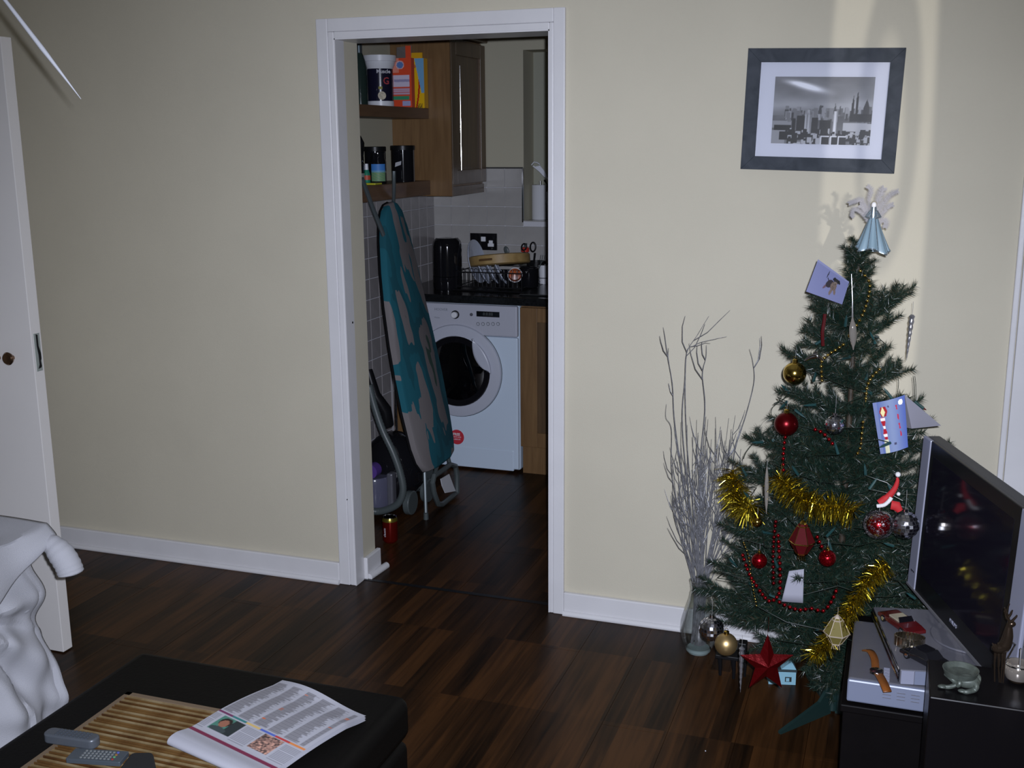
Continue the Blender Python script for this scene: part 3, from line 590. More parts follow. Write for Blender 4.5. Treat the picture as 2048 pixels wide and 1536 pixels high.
co = thing('cereal_box', 'orange cereal box with open flap and handwritten white note, upper shelf', 'box', (-0.43, 1.45, ZU))
x0, x1 = K2(783, 200, 1.44).x, K2(824, 200, 1.44).x; CB = mat('orange_card', OR, 0.4)
b = MB(); b.box((x0, 1.44, ZU), (x1, 1.475, ZU+0.228)); b.build('carton', CB, co, smooth=False)
print_face(co, 'front_print', (x0, 1.44, ZU), X, Z, x1-x0, 0.228, 36, 80, cereal)
b = MB(); b.add([(x0, 1.442, ZU+0.228), (x1, 1.442, ZU+0.228), (x1, 1.452, ZU+0.285), (x0+0.028, 1.456, ZU+0.278), (x0+0.024, 1.46, ZU+0.23)], [(0, 1, 2, 3, 4)]); b.build('open_flap', mat('grey_card', (0.16, 0.14, 0.13), 0.8), co, smooth=False, solid=0.001)
b = MB(); b.box((x1-0.028, 1.4405, ZU+0.228), (x1, 1.4415, ZU+0.283)); b.build('side_flap', CB, co, smooth=False)
def yellow(s, t):
    e = 0.55+0.28*math.cos(t*4.2)
    if t < 0.1 and 0.7 < s < 0.9 and int(s*60+t*60) % 2: return (0.02, 0.02, 0.02)
    if (s-0.52)**2*0.1+(t-0.84)**2 < 0.0028: return srgb(200, 120, 50)
    if s > 0.95-0.35*(t-0.1): return srgb(120, 175, 215) if t > 0.3 else srgb(235, 190, 30)
    if abs(s-(0.35+0.4*math.sin(t*2.2+0.4)*0.5+0.25)) < 0.03 and t < 0.6: return srgb(190, 40, 20)
    return srgb(240, 190, 20) if s > 0.35 else srgb(230, 180, 120)
cy_ = thing('cereal_box', 'yellow and blue cereal box behind the orange one on upper shelf', 'box', (-0.41, 1.585, ZU))
x0, x1 = -0.492, K2(849, 200, 1.58).x
b = MB(); b.box((x0, 1.58, ZU), (x1, 1.625, ZU+0.235)); b.build('carton', mat('yellow_card', srgb(225, 170, 25), 0.4), cy_, smooth=False)
print_face(cy_, 'front_print', (x0, 1.58, ZU), X, Z, x1-x0, 0.235, 44, 80, lambda s, t: yellow(0.1+s*0.88, t))
b = MB(); b.box((x0+0.04, 1.59, ZU+0.235), (x1-0.012, 1.60, ZU+0.262)); b.build('top_flap', MATS['yellow_card'], cy_, smooth=False)
# ---- lower shelf items
def canister(cx, cy, r_, h_, lb, lid=0.022):
    c = thing('canister', lb, 'canister', (cx, cy, ZL), group='black canisters on the lower shelf')
    b = MB(); b.lathe([(r_, 0), (r_, h_-lid), (0, h_-lid)], (cx, cy, ZL), 32); b.build('body', BLACKG, c)
    b = MB(); b.lathe([(r_*1.05, h_-lid+0.0005), (r_*1.05, h_-0.002), (r_*1.0, h_), (0, h_)], (cx, cy, ZL), 32); b.build('lid', BLACKP, c); return c
cc = canister(-0.43, 1.45, 0.057, 0.172, 'large black canister with a white price tag on the lower shelf')
canister(-0.505, 1.30, 0.050, 0.168, 'black canister between the tagged canister and the jars, lower shelf')
va = math.atan2(CAM.y-1.45, CAM.x+0.43); p, u = on_cyl(-0.43, 1.45, 0.0575, va-0.42, ZL+0.085)
b = MB(); b.prism([(-0.017, -0.014), (0.014, -0.004), (0.017, 0.014), (-0.014, 0.006)], p, u, Z, 0.001); b.build('price_tag', mat('tag_white', (0.5, 0.5, 0.53), 0.6), cc, smooth=False)
jr = thing('jar', 'dark jar with blue landscape label on the lower shelf', 'jar', (-0.42, 1.17, ZL))
b = MB(); b.lathe([(0.036, 0), (0.038, 0.004), (0.038, 0.10), (0.032, 0.115), (0.032, 0.14), (0, 0.141)], (-0.425, 1.165, ZL), 28); jb = b.build('body', BLACKG, jr)
va = math.atan2(CAM.y-1.165, CAM.x+0.425)
b = MB(); b.grid(lambda s, t: Vector((-0.425+0.0386*math.cos(va-0.95+1.9*s), 1.165+0.0386*math.sin(va-0.95+1.9*s), ZL+0.012+0.078*t)), 20, 20, colf=lambda s, t: srgb(70, 130, 200) if t > 0.6 else (srgb(110, 160, 190) if t > 0.5 else srgb(150-60*abs(math.sin(9*s+20*t)), 150, 110)))
b.build('landscape_label', LABELPRINT, jr)
jr = thing('small_bottle', 'small green bottle with white cap and red label, lower shelf', 'bottle', (-0.455, 1.10, ZL))
b = MB(); b.lathe([(0.015, 0), (0.017, 0.004), (0.016, 0.045), (0.009, 0.065)], (-0.452, 1.10, ZL), 20); b.build('body', mat('green_bottle', (0.02, 0.22, 0.13), 0.3), jr)
b = MB(); b.lathe([(0.009, 0.065), (0.008, 0.092), (0, 0.093)], (-0.452, 1.10, ZL), 16); b.build('cap', WHITEP, jr)
b = MB(); b.lathe([(0.0175, 0.02), (0.0172, 0.04)], (-0.452, 1.10, ZL), 20); b.build('label', mat('label_red', (0.5, 0.08, 0.04), 0.5), jr)
jr = thing('jar', 'dark squat jar at left end of the lower shelf, pale label', 'jar', (-0.495, 1.06, ZL))
b = MB(); b.lathe([(0.038, 0), (0.04, 0.004), (0.04, 0.085), (0.034, 0.10), (0.036, 0.104), (0.036, 0.125), (0, 0.126)], (-0.495, 1.08, ZL), 28); b.build('body', BLACKG, jr)
b = MB(); b.lathe([(0.0405, 0.018), (0.0405, 0.05)], (-0.495, 1.08, ZL), 28); b.build('label', mat('label_grey', (0.25, 0.27, 0.25), 0.6), jr)
b = MB(); b.lathe([(0.037, 0.106), (0.037, 0.112)], (-0.495, 1.08, ZL), 28); b.build('lid_band', CHROME, jr)
b = MB(); b.box((-0.425, 1.02, ZL), (-0.371, 1.09, ZL+0.008)); tag(b.build('seasoning_packet', mat('packet_yellow', (0.55, 0.52, 0.03), 0.4), None, smooth=False, bevel=0.002), 'flat yellow packet on the front edge of the lower shelf', 'packet')
b = MB(); p = K2(722, 285, 1.1); b.tube([p+Vector((-0.03, 0, -0.10)), p+Vector((-0.012, 0, -0.02)), p+Vector((0.004, 0, 0.0)), p+Vector((-0.006, 0, 0.03))], [0.03, 0.026, 0.012, 0.005], 10)
tag(b.build('pepper_mill', BLACKP, None), 'dark pointed object behind the wall end above the squat jar', 'mill')

# ---- ironing board leaning on the shelf
p0 = Vector((-0.05, 0, 0.215)); p1 = Vector((-0.36, 0, 1.38)); Lb = (p1-p0).normalized(); Nb = Vector((Lb.z, 0, -Lb.x))
ib = thing('ironing_board', 'folded ironing board with turquoise patterned cover leaning in the kitchen', 'ironing board', (-0.04, 0.95, 0))
left = [(0.0, 0.80), (0.05, 0.765), (0.12, 0.752), (0.293, 0.762), (0.428, 0.782), (0.582, 0.815), (0.756, 0.865), (0.90, 0.92), (1.041, 0.987), (1.129, 1.04), (1.173, 1.082), (1.200, 1.13)]
right = [(1.209, 1.18), (1.195, 1.22), (1.16, 1.25), (1.08, 1.262), (0.993, 1.262), (0.896, 1.257), (0.727, 1.244), (0.556, 1.232), (0.363, 1.209), (0.196, 1.178), (0.056, 1.14), (0.01, 1.115), (-0.008, 1.06), (-0.012, 0.90)]
def bpt(s, y, n=0.0): return p0+Lb*s+Y_*y+Nb*n
outl = left+right
m = bpy.data.materials.new('turquoise_cover'); m.use_nodes = True; n = m.node_tree.nodes; l = m.node_tree.links; bs = n['Principled BSDF']; bs.inputs['Roughness'].default_value = 0.8; bs.inputs['Specular IOR Level'].default_value = 0.15
g = n.new('ShaderNodeNewGeometry'); mp = n.new('ShaderNodeMapping'); mp.inputs['Scale'].default_value = (1.2, 7.0, 2.2); mp.inputs['Rotation'].default_value = (0.12, 0, 0); l.new(g.outputs['Position'], mp.inputs[0])
nz = n.new('ShaderNodeTexNoise'); nz.inputs['Scale'].default_value = 1.0; nz.inputs['Detail'].default_value = 3; nz.inputs['Roughness'].default_value = 0.45; l.new(mp.outputs[0], nz.inputs[0])
r = n.new('ShaderNodeValToRGB'); l.new(nz.outputs[0], r.inputs[0]); r.color_ramp.interpolation = 'CONSTANT'; e = r.color_ramp.elements
e[0].position = 0; e[0].color = (0.22, 0.20, 0.20, 1); e[1].position = 0.44; e[1].color = (0.020, 0.13, 0.17, 1); x = e.new(0.53); x.color = (0.018, 0.10, 0.13, 1); x = e.new(0.62); x.color = (0.21, 0.19, 0.19, 1); x = e.new(0.72); x.color = (0.05, 0.09, 0.07, 1)
l.new(r.outputs[0], bs.inputs['Base Color'])
k = len(outl); b = MB(); TH = 0.028
cen = (0.6, 1.02)
top = [bpt(s, y, 0.0) for s, y in outl]; ins = [bpt(cen[0]+(s-cen[0])*0.985, cen[1]+(y-cen[1])*0.94, 0.006) for s, y in outl]; bot = [bpt(s, y, -TH) for s, y in outl]
b.add(bot+top+ins, [tuple(range(k))]+[(i, (i+1) % k, k+(i+1) % k, k+i) for i in range(k)]+[(k+i, k+(i+1) % k, 2*k+(i+1) % k, 2*k+i) for i in range(k)]+[tuple(range(2*k, 3*k))])
b.f = [tuple(reversed(q)) if i else q for i, q in enumerate(b.f)]
b.build('cover', m, ib, angle=60)
b = MB(); b.tube([bpt(s, y, -TH-0.004) for s, y in outl], 0.006, 6, closed=True); b.build('rim', BLACKP, ib)
TUBE = mat('grey_tube', (0.10, 0.12, 0.125), 0.35, metal=0.3)
b = MB(); b.tube([at(724, 357, 'x', -0.36), at(745, 415, 'x', -0.36), at(775, 490, 'x', -0.32), at(835, 700, 'x', -0.26)], 0.0105, 8); b.build('leg', TUBE, ib)
b = MB(); b.tube([at(788, 342, 'x', -0.365+0.03), at(788, 380, 'x', -0.365+0.025), at(787, 410, 'x', -0.37)], 0.009, 8); b.build('nose_hook', TUBE, ib)
b = MB(); b.tube([bpt(0.45, 0.90, -0.05), bpt(0.0, 0.84, -0.035), at(852, 1026, 'x', -0.05)], 0.0085, 8); q = b.build('leg', TUBE, ib)
pf = at(852, 1030, 'x', -0.05); b = MB(); b.tube([Vector((pf.x, pf.y, 0.03)), Vector((pf.x, pf.y, 0.0))], [0.011, 0.012], 10); b.build('foot_cap', GREYP, q)
# iron rest frame at the foot
RX = -0.045; rp = [at(x, y, 'x', RX) for x, y in ((868, 952), (886, 940), (900, 929), (911, 932), (914, 950), (914, 988), (911, 1003), (897, 1012), (884, 1016), (876, 1008), (868, 985), (865, 966))]
for v in rp: v.z = max(v.z, 0.015)
b = MB(); b.tube(rp, 0.0125, 8, closed=True); b.build('iron_rest', GREYP, ib)
lo_ = [at(x, y, 'x', RX-0.003) for x, y in ((881, 958), (898, 948), (908, 975), (911, 982), (890, 986), (884, 972))]
b = MB(); b.add(lo_, [tuple(range(len(lo_)))]); b.build('white_bracket', WHITEP, ib, smooth=False, solid=0.003)
b = MB(); b.tube([bpt(0.02, 1.0, -0.02), rp[0]], 0.009, 8); b.tube([bpt(0.02, 1.08, -0.02), rp[2]], 0.009, 8); b.build('rest_arm', GREYP, ib)
# chrome tube in the corner
b = MB(); b.cyl((-0.535, 1.505, 0.0), (-0.548, 1.512, 1.30), 0.0085, n=12); tag(b.build('metal_tube', CHROME, None), 'shiny metal tube standing against the tiled wall behind the ironing board', 'tube')
# ---- vacuum cleaner
vc = thing('vacuum_cleaner', 'black and grey cylinder vacuum cleaner with hose beside kitchen doorway', 'vacuum cleaner', (-0.26, 0.78, 0))
b = MB(); b.sph((-0.275, 0.93, 0.175), 0.17, 32, 20, (0.85, 0.8, 1.02)); b.build('body', BLACKG, vc)
b = MB(); b.lathe([(0.0, 0.0), (0.07, 0.0), (0.075, 0.01), (0.075, 0.15), (0.07, 0.16), (0, 0.16)], (-0.305, 0.78, 0.02), 32); b.build('dust_canister', mat('smoky_plastic', (0.10, 0.10, 0.15), 0.15), vc)
b = MB(); b.lathe([(0.0, 0.0), (0.032, 0.0), (0.032, 0.05), (0, 0.05)], (-0.29, 0.76, 0.215), 24, Matrix.Rotation(PI/2, 3, 'X')); b.build('purple_knob', mat('purple_plastic', (0.10, 0.05, 0.25), 0.3), vc)
b = MB(); b.box((-0.235, 0.755, 0.03), (-0.205, 0.80, 0.20)); b.build('silver_panel', SILV, vc, smooth=False, bevel=0.008)
for yy in (0.81, 1.0): b = MB(); b.cyl((-0.16, yy, 0.055), (-0.13, yy, 0.055), 0.055, n=28); b.build('wheel', GREYP, vc, bevel=0.004)
hp = [(738, 770), (748, 810), (765, 860), (786, 905), (800, 945), (806, 980), (797, 1006), (775, 1019), (752, 1023), (735, 1018)]
hp = [at(x, y, 'y', 0.70) for x, y in hp]
hs = smoothp(hp, 14); b = MB(); b.tube(hs, [0.0155+0.0016*(i % 2) for i in range(len(hs))], 12); b.build('hose', GREYP, vc)
b = MB(); b.tube([at(736, 740, 'y', 0.78), at(750, 790, 'y', 0.78), at(770, 820, 'y', 0.80), at(775, 850, 'y', 0.82)], [0.02, 0.025, 0.03, 0.03], 12); b.build('carry_handle', BLACKP, vc)
b = MB(); p = at(820, 936, 'y', 1.12); q = at(848, 980, 'y', 1.12); b.box((p.x, 1.12, 0.0), (q.x+0.01, 1.22, p.z)); tag(b.build('floor_brush', GREYP, None, smooth=False, bevel=0.008), 'grey plastic floor brush head behind vacuum cleaner', 'brush')
# ---- drinks can
cn = thing('drinks_can', 'red and gold drinks can standing on the floor in the kitchen doorway', 'can', (-0.079, 0.46, 0))
b = MB(); b.lathe([(0.024, 0), (0.031, 0.008), (0.033, 0.012), (0.033, 0.095)], (-0.079, 0.46, 0), 32); b.build('can_body', mat('can_red', (0.22, 0.012, 0.008), 0.2, metal=0.7), cn)
b = MB(); b.lathe([(0.033, 0.095), (0.0325, 0.101), (0.029, 0.110)], (-0.079, 0.46, 0), 32); b.build('gold_band', mat('can_gold', (0.3, 0.24, 0.04), 0.25, metal=0.8), cn)
b = MB(); b.lathe([(0.029, 0.110), (0.0285, 0.114), (0.026, 0.113), (0.025, 0.108), (0, 0.108)], (-0.079, 0.46, 0), 32); b.build('lid', CHROME, cn)
va = math.atan2(CAM.y-0.46, CAM.x+0.079)
p, u = on_cyl(-0.079, 0.46, 0.0335, va-0.75, 0.05); text('classic', 0.016, PRW, cn, p, Z, -u)

# ================================================================ LIVING ROOM, left
# pendant light, only its lowest spikes reach into view
pd = thing('pendant_light', 'hanging light with long thin polished spikes, at the top left corner', 'light', (0.1, -1.8, 2.2))
tip = at(162, 198, 'y', -1.8); mid = at(10, 0, 'y', -1.8); hub = tip+(mid-tip)*1.55
b = MB(); b.tube([hub, mid, (mid+tip)/2, tip], [0.0036, 0.0036, 0.0046, 0.0005], 10); b.build('spike', mat('brushed_steel', (0.88, 0.90, 0.97), 0.4, metal=0.3), pd)
b = MB(); b.tube([hub, hub+Vector((0.20, 0.02, -0.060))], [0.0035, 0.0005], 8); b.build('spike', CHROME, pd)
b = MB(); b.tube([hub, hub+Vector((-0.2, 0.1, -0.2))], [0.0035, 0.0005], 8); b.build('spike', CHROME, pd)
b = MB(); b.sph(hub, 0.03, 16, 10); b.build('hub', CHROME, pd)
b = MB(); b.cyl(hub, (hub.x, hub.y, WH), 0.004, n=8); b.lathe([(0.05, -0.02), (0.05, 0)], (hub.x, hub.y, WH), 20); b.build('ceiling_rod', CHROME, pd)
# sofa end under a white throw
sf = thing('sofa', 'sofa end covered by a draped white throw, at the left edge', 'sofa', (-0.6, -1.7, 0))
CLOTH = mat('white_throw', (0.46, 0.46, 0.49), 0.9, spec=0.1, bump=0.6, bscale=500, sheen=0.1, noise=0.06, nscale=5)
b = MB(); b.box((-1.35, -2.75, 0.02), (-0.30, -1.50, 0.60)); b.build('base', CLOTH, sf, smooth=False, bevel=0.05, seg=4)
kn = (-1.66, 0.50)   # where the cloth is gathered (y, z)
xs0 = -0.215
def drape(s, t):
    # s along the outline: far side then near along +x side; t from top centre to floor
    yy = -1.345-1.35*s if s > 0 else -1.345
    top = 0.672-0.010*math.sin(5*s)
    if t < 0.3:
        q_ = t/0.3; x = -0.62+(xs0+0.62)*q_; z = top-0.012*q_*q_+0.004*math.sin(13*s+7*q_)
    else:
        q_ = (t-0.3)/0.7; z = (top-0.012)*(1-q_)+0.004*q_; x = xs0+0.02*math.sin(min(q_*8, PI/2))-0.015*math.sin(min(q_*2.2, 1)*PI/2)+0.075*q_*q_
        dy, dz = yy-kn[0], z-kn[1]; ang = math.atan2(dz, dy); rr = math.hypot(dy, dz)
        amp = 0.024*min(1, rr/0.12)*min(1, q_*5)
        x += amp*math.sin(ang*11+rr*6) + 0.014*q_*math.sin(yy*52+2*math.sin(z*9))+0.05*math.exp(-((dz)/0.06)**2-(dy/0.05)**2)*0.5
        x += 0.02*math.exp(-((z-0.27+0.25*dy)/0.035)**2)
        x += 0.016*min(1, rr/0.08)*min(1, q_*4)*(1-abs(math.sin(ang*4.5+rr*5)))**4-0.012*min(1, q_*3)*(1-abs(math.sin(yy*21+1.5*z)))**5
    # round the far corner
    if s < 0.12:
        f_ = 1-s/0.12; x -= 0.03*f_*f_; yy -= 0.012*f_
    return Vector((x, yy, z))
b = MB(); b.grid(lambda u, v: drape(u, v), 150, 110); b.build('throw_side', CLOTH, sf, solid=0.006)
b = MB(); b.grid(lambda u, v: Vector((-1.45+(xs0-0.055+1.45)*u, -1.355-0.012*math.sin(u*22)*v-0.03*v, 0.672-0.665*v-0.012*(u**4)*(1-v))), 60, 20); b.build('throw_end', CLOTH, sf, solid=0.006)
b = MB(); b.grid(lambda u, v: Vector((-1.45+0.85*u, -1.345-1.30*v, 0.672+0.004*math.sin(9*u+11*v))), 20, 20); b.build('throw_top', CLOTH, sf, solid=0.006)
# top flap hanging over the side, its edge sweeping down to the gather
def flap(u, v):
    yy = -1.350-1.2*u; low = 0.03+0.13*min(1, max(0, (u-0.02)/0.22))**0.8
    if u > 0.27: low = 0.16-0.10*min(1, (u-0.27)/0.15)
    x = -0.5+(xs0+0.5+0.030)*min(1, v*2); z = 0.681
    if v > 0.5:
        q_ = (v-0.5)*2; z -= low*q_+0.0; x += 0.025*math.sin(q_*PI*0.6)+0.006*math.sin(u*40)
    z += 0.005*math.sin(20*u+6*v)
    return Vector((x, yy, z))
b = MB(); b.grid(flap, 90, 40); b.build('throw_flap', CLOTH, sf, solid=0.008)
# rolled corner of the throw
rc = [at(92, 1080, 'y', -1.37), at(108, 1092, 'y', -1.37), at(124, 1110, 'y', -1.37), at(135, 1128, 'y', -1.37), at(141, 1142, 'y', -1.37), at(143, 1149, 'y', -1.37)]
rs = smoothp(rc, 8); b = MB(); b.tube(rs, [(0.020+0.013*min(1, i/14)+0.0008*math.sin(i*1.3))*math.sqrt(max(0.02, 1-max(0, (i-len(rs)+8)/7.4)**2)) for i in range(len(rs))], 20); b.build('rolled_corner', CLOTH, sf)
p = at(50, 1212, 'x', xs0-0.004); b = MB(); b.sph(p, 0.02, 14, 10, (0.8, 1.0, 1.0)); b.build('gathered_knot', CLOTH, sf)

# ottoman
ZO = 0.42
ot = thing('ottoman', 'large black leather ottoman with newspaper and remotes on it', 'ottoman', (0.52, -2.0, 0))
b = MB(); b.box((0.155, -2.62, 0.04), (0.885, -1.440, 0.31)); b.build('base', LEATHER, ot, smooth=True, bevel=0.02, seg=3)
def cush(u, v):
    a = 0.155+0.73*u; c_ = -2.62+1.18*v; return a, c_
b = MB(); b.box((0.150, -2.625, 0.315), (0.890, -1.434, ZO)); b.build('lid_cushion', LEATHER, ot, smooth=True, bevel=0.028, seg=5)
for (xx, yy) in ((0.2, -2.57), (0.84, -2.57), (0.2, -1.49), (0.84, -1.49)):
    b = MB(); b.box((xx-0.025, yy-0.025, 0), (xx+0.025, yy+0.025, 0.045)); b.build('foot', BLACKP, ot, smooth=False)
# bamboo mat
bm_ = thing('bamboo_mat', 'slatted bamboo mat lying on the ottoman under the newspaper', 'mat', (0.45, -1.85, ZO))
mx0, mx1, my0, my1 = 0.272, 0.66, -2.12, -1.640
b = MB(); b.box((mx0+0.012, my0, ZO+0.0005), (mx1-0.012, my1-0.006, ZO+0.003)); b.build('backing', mat('mat_cloth', (0.10, 0.06, 0.03), 0.9), bm_, smooth=False)
b = MB(); b.box((mx0, my0, ZO+0.0008), (mx0+0.014, my1, ZO+0.0062)); b.box((mx1-0.014, my0, ZO+0.0008), (mx1, my1, ZO+0.0062)); b.box((mx0, my1-0.012, ZO+0.0008), (mx1, my1, ZO+0.0062)); b.build('border_tape', mat('border_tape_tan', (0.16, 0.11, 0.065), 0.8), bm_, smooth=False)
yy = my1-0.014; k = 0
SL = [mat('bamboo_%s' % n_, c_, 0.4, col2=c2_, nscale=9, stretch=(3, 1, 1)) for n_, c_, c2_ in (('light', (0.20, 0.15, 0.08), (0.13, 0.085, 0.035)), ('mid', (0.115, 0.060, 0.018), (0.07, 0.032, 0.009)), ('dark', (0.075, 0.033, 0.008), (0.045, 0.018, 0.005)))]
sl0 = {}
while yy > my0+0.01:
    mi = (0, 1, 0, 2, 0, 1, 1)[k % 7]
    if mi not in sl0:
        b = MB(); b.tube([(mx0+0.013, yy-0.004, ZO+0.0045), (mx1-0.013, yy-0.004, ZO+0.0045)], 0.0036, 6, flat=0.9); o = b.build('slat', SL[mi], bm_); sl0[mi] = (o, yy)
    else:
        o = sl0[mi][0].copy(); COL.objects.link(o); o.location = (0, yy-sl0[mi][1], 0)
    yy -= 0.0085; k += 1
# newspaper (folded), gently curved, with print
nw = thing('newspaper', 'folded newspaper lying open over the bamboo mat', 'newspaper', (0.65, -1.63, ZO+0.01))
A_, B_, C_, D_ = [at(px, py, 'z', ZO+0.014) for px, py in ((350, 1482), (565, 1365), (732, 1430), (585, 1548))]
D_ = A_ + (C_-B_)*1.02 + Vector((0.0, -0.005, 0))
random.seed(11)
colbreak = [random.random() for _ in range(400)]
def newscol(s, t):
    # s: along the sheet (0 fold end .. 1 far end), t: across (0 back edge .. 1 near edge)
    def hsh(a, b_): return colbreak[int(abs(a*37+b_*91)) % 400]
    ink = srgb(172, 172, 180)
    if s < 0.05: return ink
    if 0.115 < s < 0.150: return srgb(120, 40, 70)
    if s < 0.15: return ink
    if s < 0.42:
        # photo strip and little articles
        if 0.10 < t < 0.36 and 0.20 < s < 0.37:
            d_ = ((t-0.19)/0.045)**2+((s-0.295)/0.040)**2
            if d_ < 1: return srgb(150, 100, 80)
            if ((t-0.19)/0.06)**2+((s-0.31)/0.05)**2 < 1: return srgb(40, 34, 32)
            if ((t-0.20)/0.09)**2+((s-0.225)/0.03)**2 < 1: return srgb(60, 70, 72)
            return srgb(75, 125, 110) if t < 0.25 else srgb(40, 48, 50)
        if 0.58 < t < 0.80 and 0.20 < s < 0.38:
            h_ = hsh(int(s*90), int(t*60)); return srgb(60+150*h_, 50+110*h_, 50+90*h_)
        if 0.385 < s < 0.405:
            return (srgb(110, 50, 90), srgb(50, 120, 120), srgb(205, 175, 110), srgb(80, 100, 180), srgb(180, 60, 60), srgb(210, 130, 70))[min(5, int(t*6))]
        if t < 0.08 or 0.38 < t < 0.56 or t > 0.82:
            return srgb(130, 130, 138) if (int(s*160) % 2 and 0.18 < s < 0.37) else ink
        return ink
    c_ = (t*5.6) % 1; ci_ = int(t*5.6)
    if c_ < 0.10 or s > 0.955 or t > 0.96: return ink
    row = int(s*120); ragged = 0.55+0.4*hsh(row, ci_*7+1)
    if hsh(row, ci_*13) > 0.985 and 0.1 < c_ < 0.3: return srgb(205, 100, 50)
    if c_ < ragged: return srgb(142, 141, 146) if row % 2 else srgb(122, 121, 127)
    return ink
def newsp(s, t, lift=0.0):
    p = A_*(1-s)*(1-t)+B_*s*(1-t)+C_*s*t+D_*(1-s)*t
    z = 0.020+0.010*math.sin(PI*min(1, s*1.1))*(1-0.5*t)+0.012*math.exp(-(s/0.10)**2)*1.0
    if s > 0.8: z += 0.008*math.sin(t*5.0)*(s-0.8)/0.2
    return Vector((p.x, p.y, ZO+z+lift))
b = MB(); b.grid(lambda s, t: newsp(s, t), 150, 110, colf=newscol); b.build('printed_sheet', PAPER, nw)
NP = mat('newsprint', (0.38, 0.38, 0.42), 0.7)
for k in range(1, 5):
    b = MB(); b.grid(lambda s, t: newsp(s*0.985+0.01, 0.005+t*0.995+0.004*math.sin(k*2+s*5), -0.0028*k+0.0006*math.sin(9*t+k)), 30, 14); b.build('sheet', NP, nw)
# rolled fold at the near-left end
def fold(s, t):
    a = PI*1.05*s; p = newsp(0.0, t); d_ = (A_-B_).normalized(); rr = 0.0125-0.004*t
    return Vector((p.x, p.y, p.z-rr))+d_*(rr*1.6*math.sin(a))+Z*(rr*math.cos(a))
b = MB(); b.grid(fold, 10, 30); b.build('fold', NP, nw)
# remotes
def remote(name, lb, corners, th, m, z0, nb=(4, 9), bl=None, rounded=True, mark=None):
    P = [at(px, py, 'z', z0+th) for px, py in corners]   # far-left, far-right, near-right, near-left
    o_ = (P[0]+P[3])/2; ux = ((P[1]+P[2])/2-o_); L_ = ux.length; ux.normalize(); uy = Vector((-ux.y, ux.x, 0)); wd = ((P[0]-P[3]).dot(uy)+(P[1]-P[2]).dot(uy))/2
    c = thing(name, lb, 'remote', (o_.x+ux.x*L_/2, o_.y+ux.y*L_/2, z0))
    out = []
    rr = wd*0.42 if rounded else 0.003
    for cx, cy_, a0 in ((L_-rr, wd/2-rr, 0), (rr, wd/2-rr, PI/2), (rr, -wd/2+rr, PI), (L_-rr, -wd/2+rr, 3*PI/2)):
        for k in range(7): a = a0+PI/2*k/6; out.append((cx+rr*math.cos(a), cy_+rr*math.sin(a)))
    b = MB(); b.prism(out, Vector((o_.x, o_.y, z0)), ux, uy, th); b.build('casing', m, c, bevel=0.004 if rounded else 0.001, seg=3)
    for i in range(nb[1]):
        for j in range(nb[0]):
            q = o_+ux*(L_*(0.25+0.58*i/(nb[1]-1)))+uy*(wd*(-0.3+0.6*j/(nb[0]-1))); b = MB(); mm = bl
            if mark and i == nb[1]-1: mm = mark[j % len(mark)]
            b.lathe([(0.0028, 0), (0.0026, 0.0014), (0, 0.0016)], (q.x, q.y, z0+th), 8); b.build('button', mm, c)
RBT = mat('remote_button', (0.05, 0.06, 0.075), 0.4)
remote('remote_control', 'silver grey rounded remote control lying half on the bamboo mat', ((92, 1450), (190, 1466), (200, 1484), (92, 1470)), 0.022, mat('remote_silver', (0.085, 0.095, 0.11), 0.35, metal=0.2), ZO+0.008, bl=RBT)
remote('remote_control', 'flat slim remote control with coloured keys on the bamboo mat', ((152, 1496), (258, 1502), (240, 1525), (130, 1517)), 0.010, mat('remote_flat', (0.07, 0.085, 0.10), 0.35, metal=0.2), ZO+0.0085, bl=mat('key_pale', (0.16, 0.17, 0.17), 0.5), rounded=False, mark=[mat('key_red', (0.25, 0.03, 0.02), 0.5), mat('key_green', (0.1, 0.3, 0.12), 0.5), mat('key_orange', (0.28, 0.13, 0.03), 0.5), mat('key_blue', (0.08, 0.1, 0.4), 0.5)])
P_ = [at(px, py, 'z', ZO+0.035) for px, py in ((262, 1503), (306, 1502), (318, 1560), (225, 1552))]
b = MB(); b.add([Vector((p.x, p.y, ZO+0.008)) for p in P_]+P_, [(3, 2, 1, 0), (4, 5, 6, 7), (0, 1, 5, 4), (1, 2, 6, 5), (2, 3, 7, 6), (3, 0, 4, 7)]); tag(b.build('glasses_case', mat('black_cloth', (0.006, 0.006, 0.006), 0.9), None, bevel=0.008, seg=3), 'small matte black pouch on the bamboo mat, at the bottom edge', 'pouch')

# ================================================================ PICTURE
pc = thing('framed_picture', 'black and white city skyline photograph in a dark frame with white mount', 'picture', (1.625, -0.01, 1.735))
PX0, PX1, PZ0, PZ1 = 1.401, 1.852, 1.556, 1.914; FWd = 0.040
for nm, poly in (('top', [(PX0, PZ1), (PX0+FWd, PZ1-FWd), (PX1-FWd, PZ1-FWd), (PX1, PZ1)]), ('bot', [(PX0, PZ0), (PX1, PZ0), (PX1-FWd, PZ0+FWd), (PX0+FWd, PZ0+FWd)]), ('l', [(PX0, PZ0), (PX0+FWd, PZ0+FWd), (PX0+FWd, PZ1-FWd), (PX0, PZ1)]), ('r', [(PX1, PZ0), (PX1, PZ1), (PX1-FWd, PZ1-FWd), (PX1-FWd, PZ0+FWd)])):
    b = MB(); b.prism(poly if nm in ('bot', 'r') else list(reversed(poly)), (0, -0.0005, 0), X, Z, 0.022)
    b.build('frame_rail', FRAMEW, pc, smooth=False, bevel=0.0006, seg=1)
b = MB(); b.box((PX0+FWd-0.003, -0.008, PZ0+FWd-0.003), (PX1-FWd+0.003, -0.004, PZ1-FWd+0.003)); b.build('mount_board', mat('mount_white', (0.68, 0.70, 0.80), 0.6), pc, smooth=False)
np.random.seed(5)
NU, NV = 170, 112
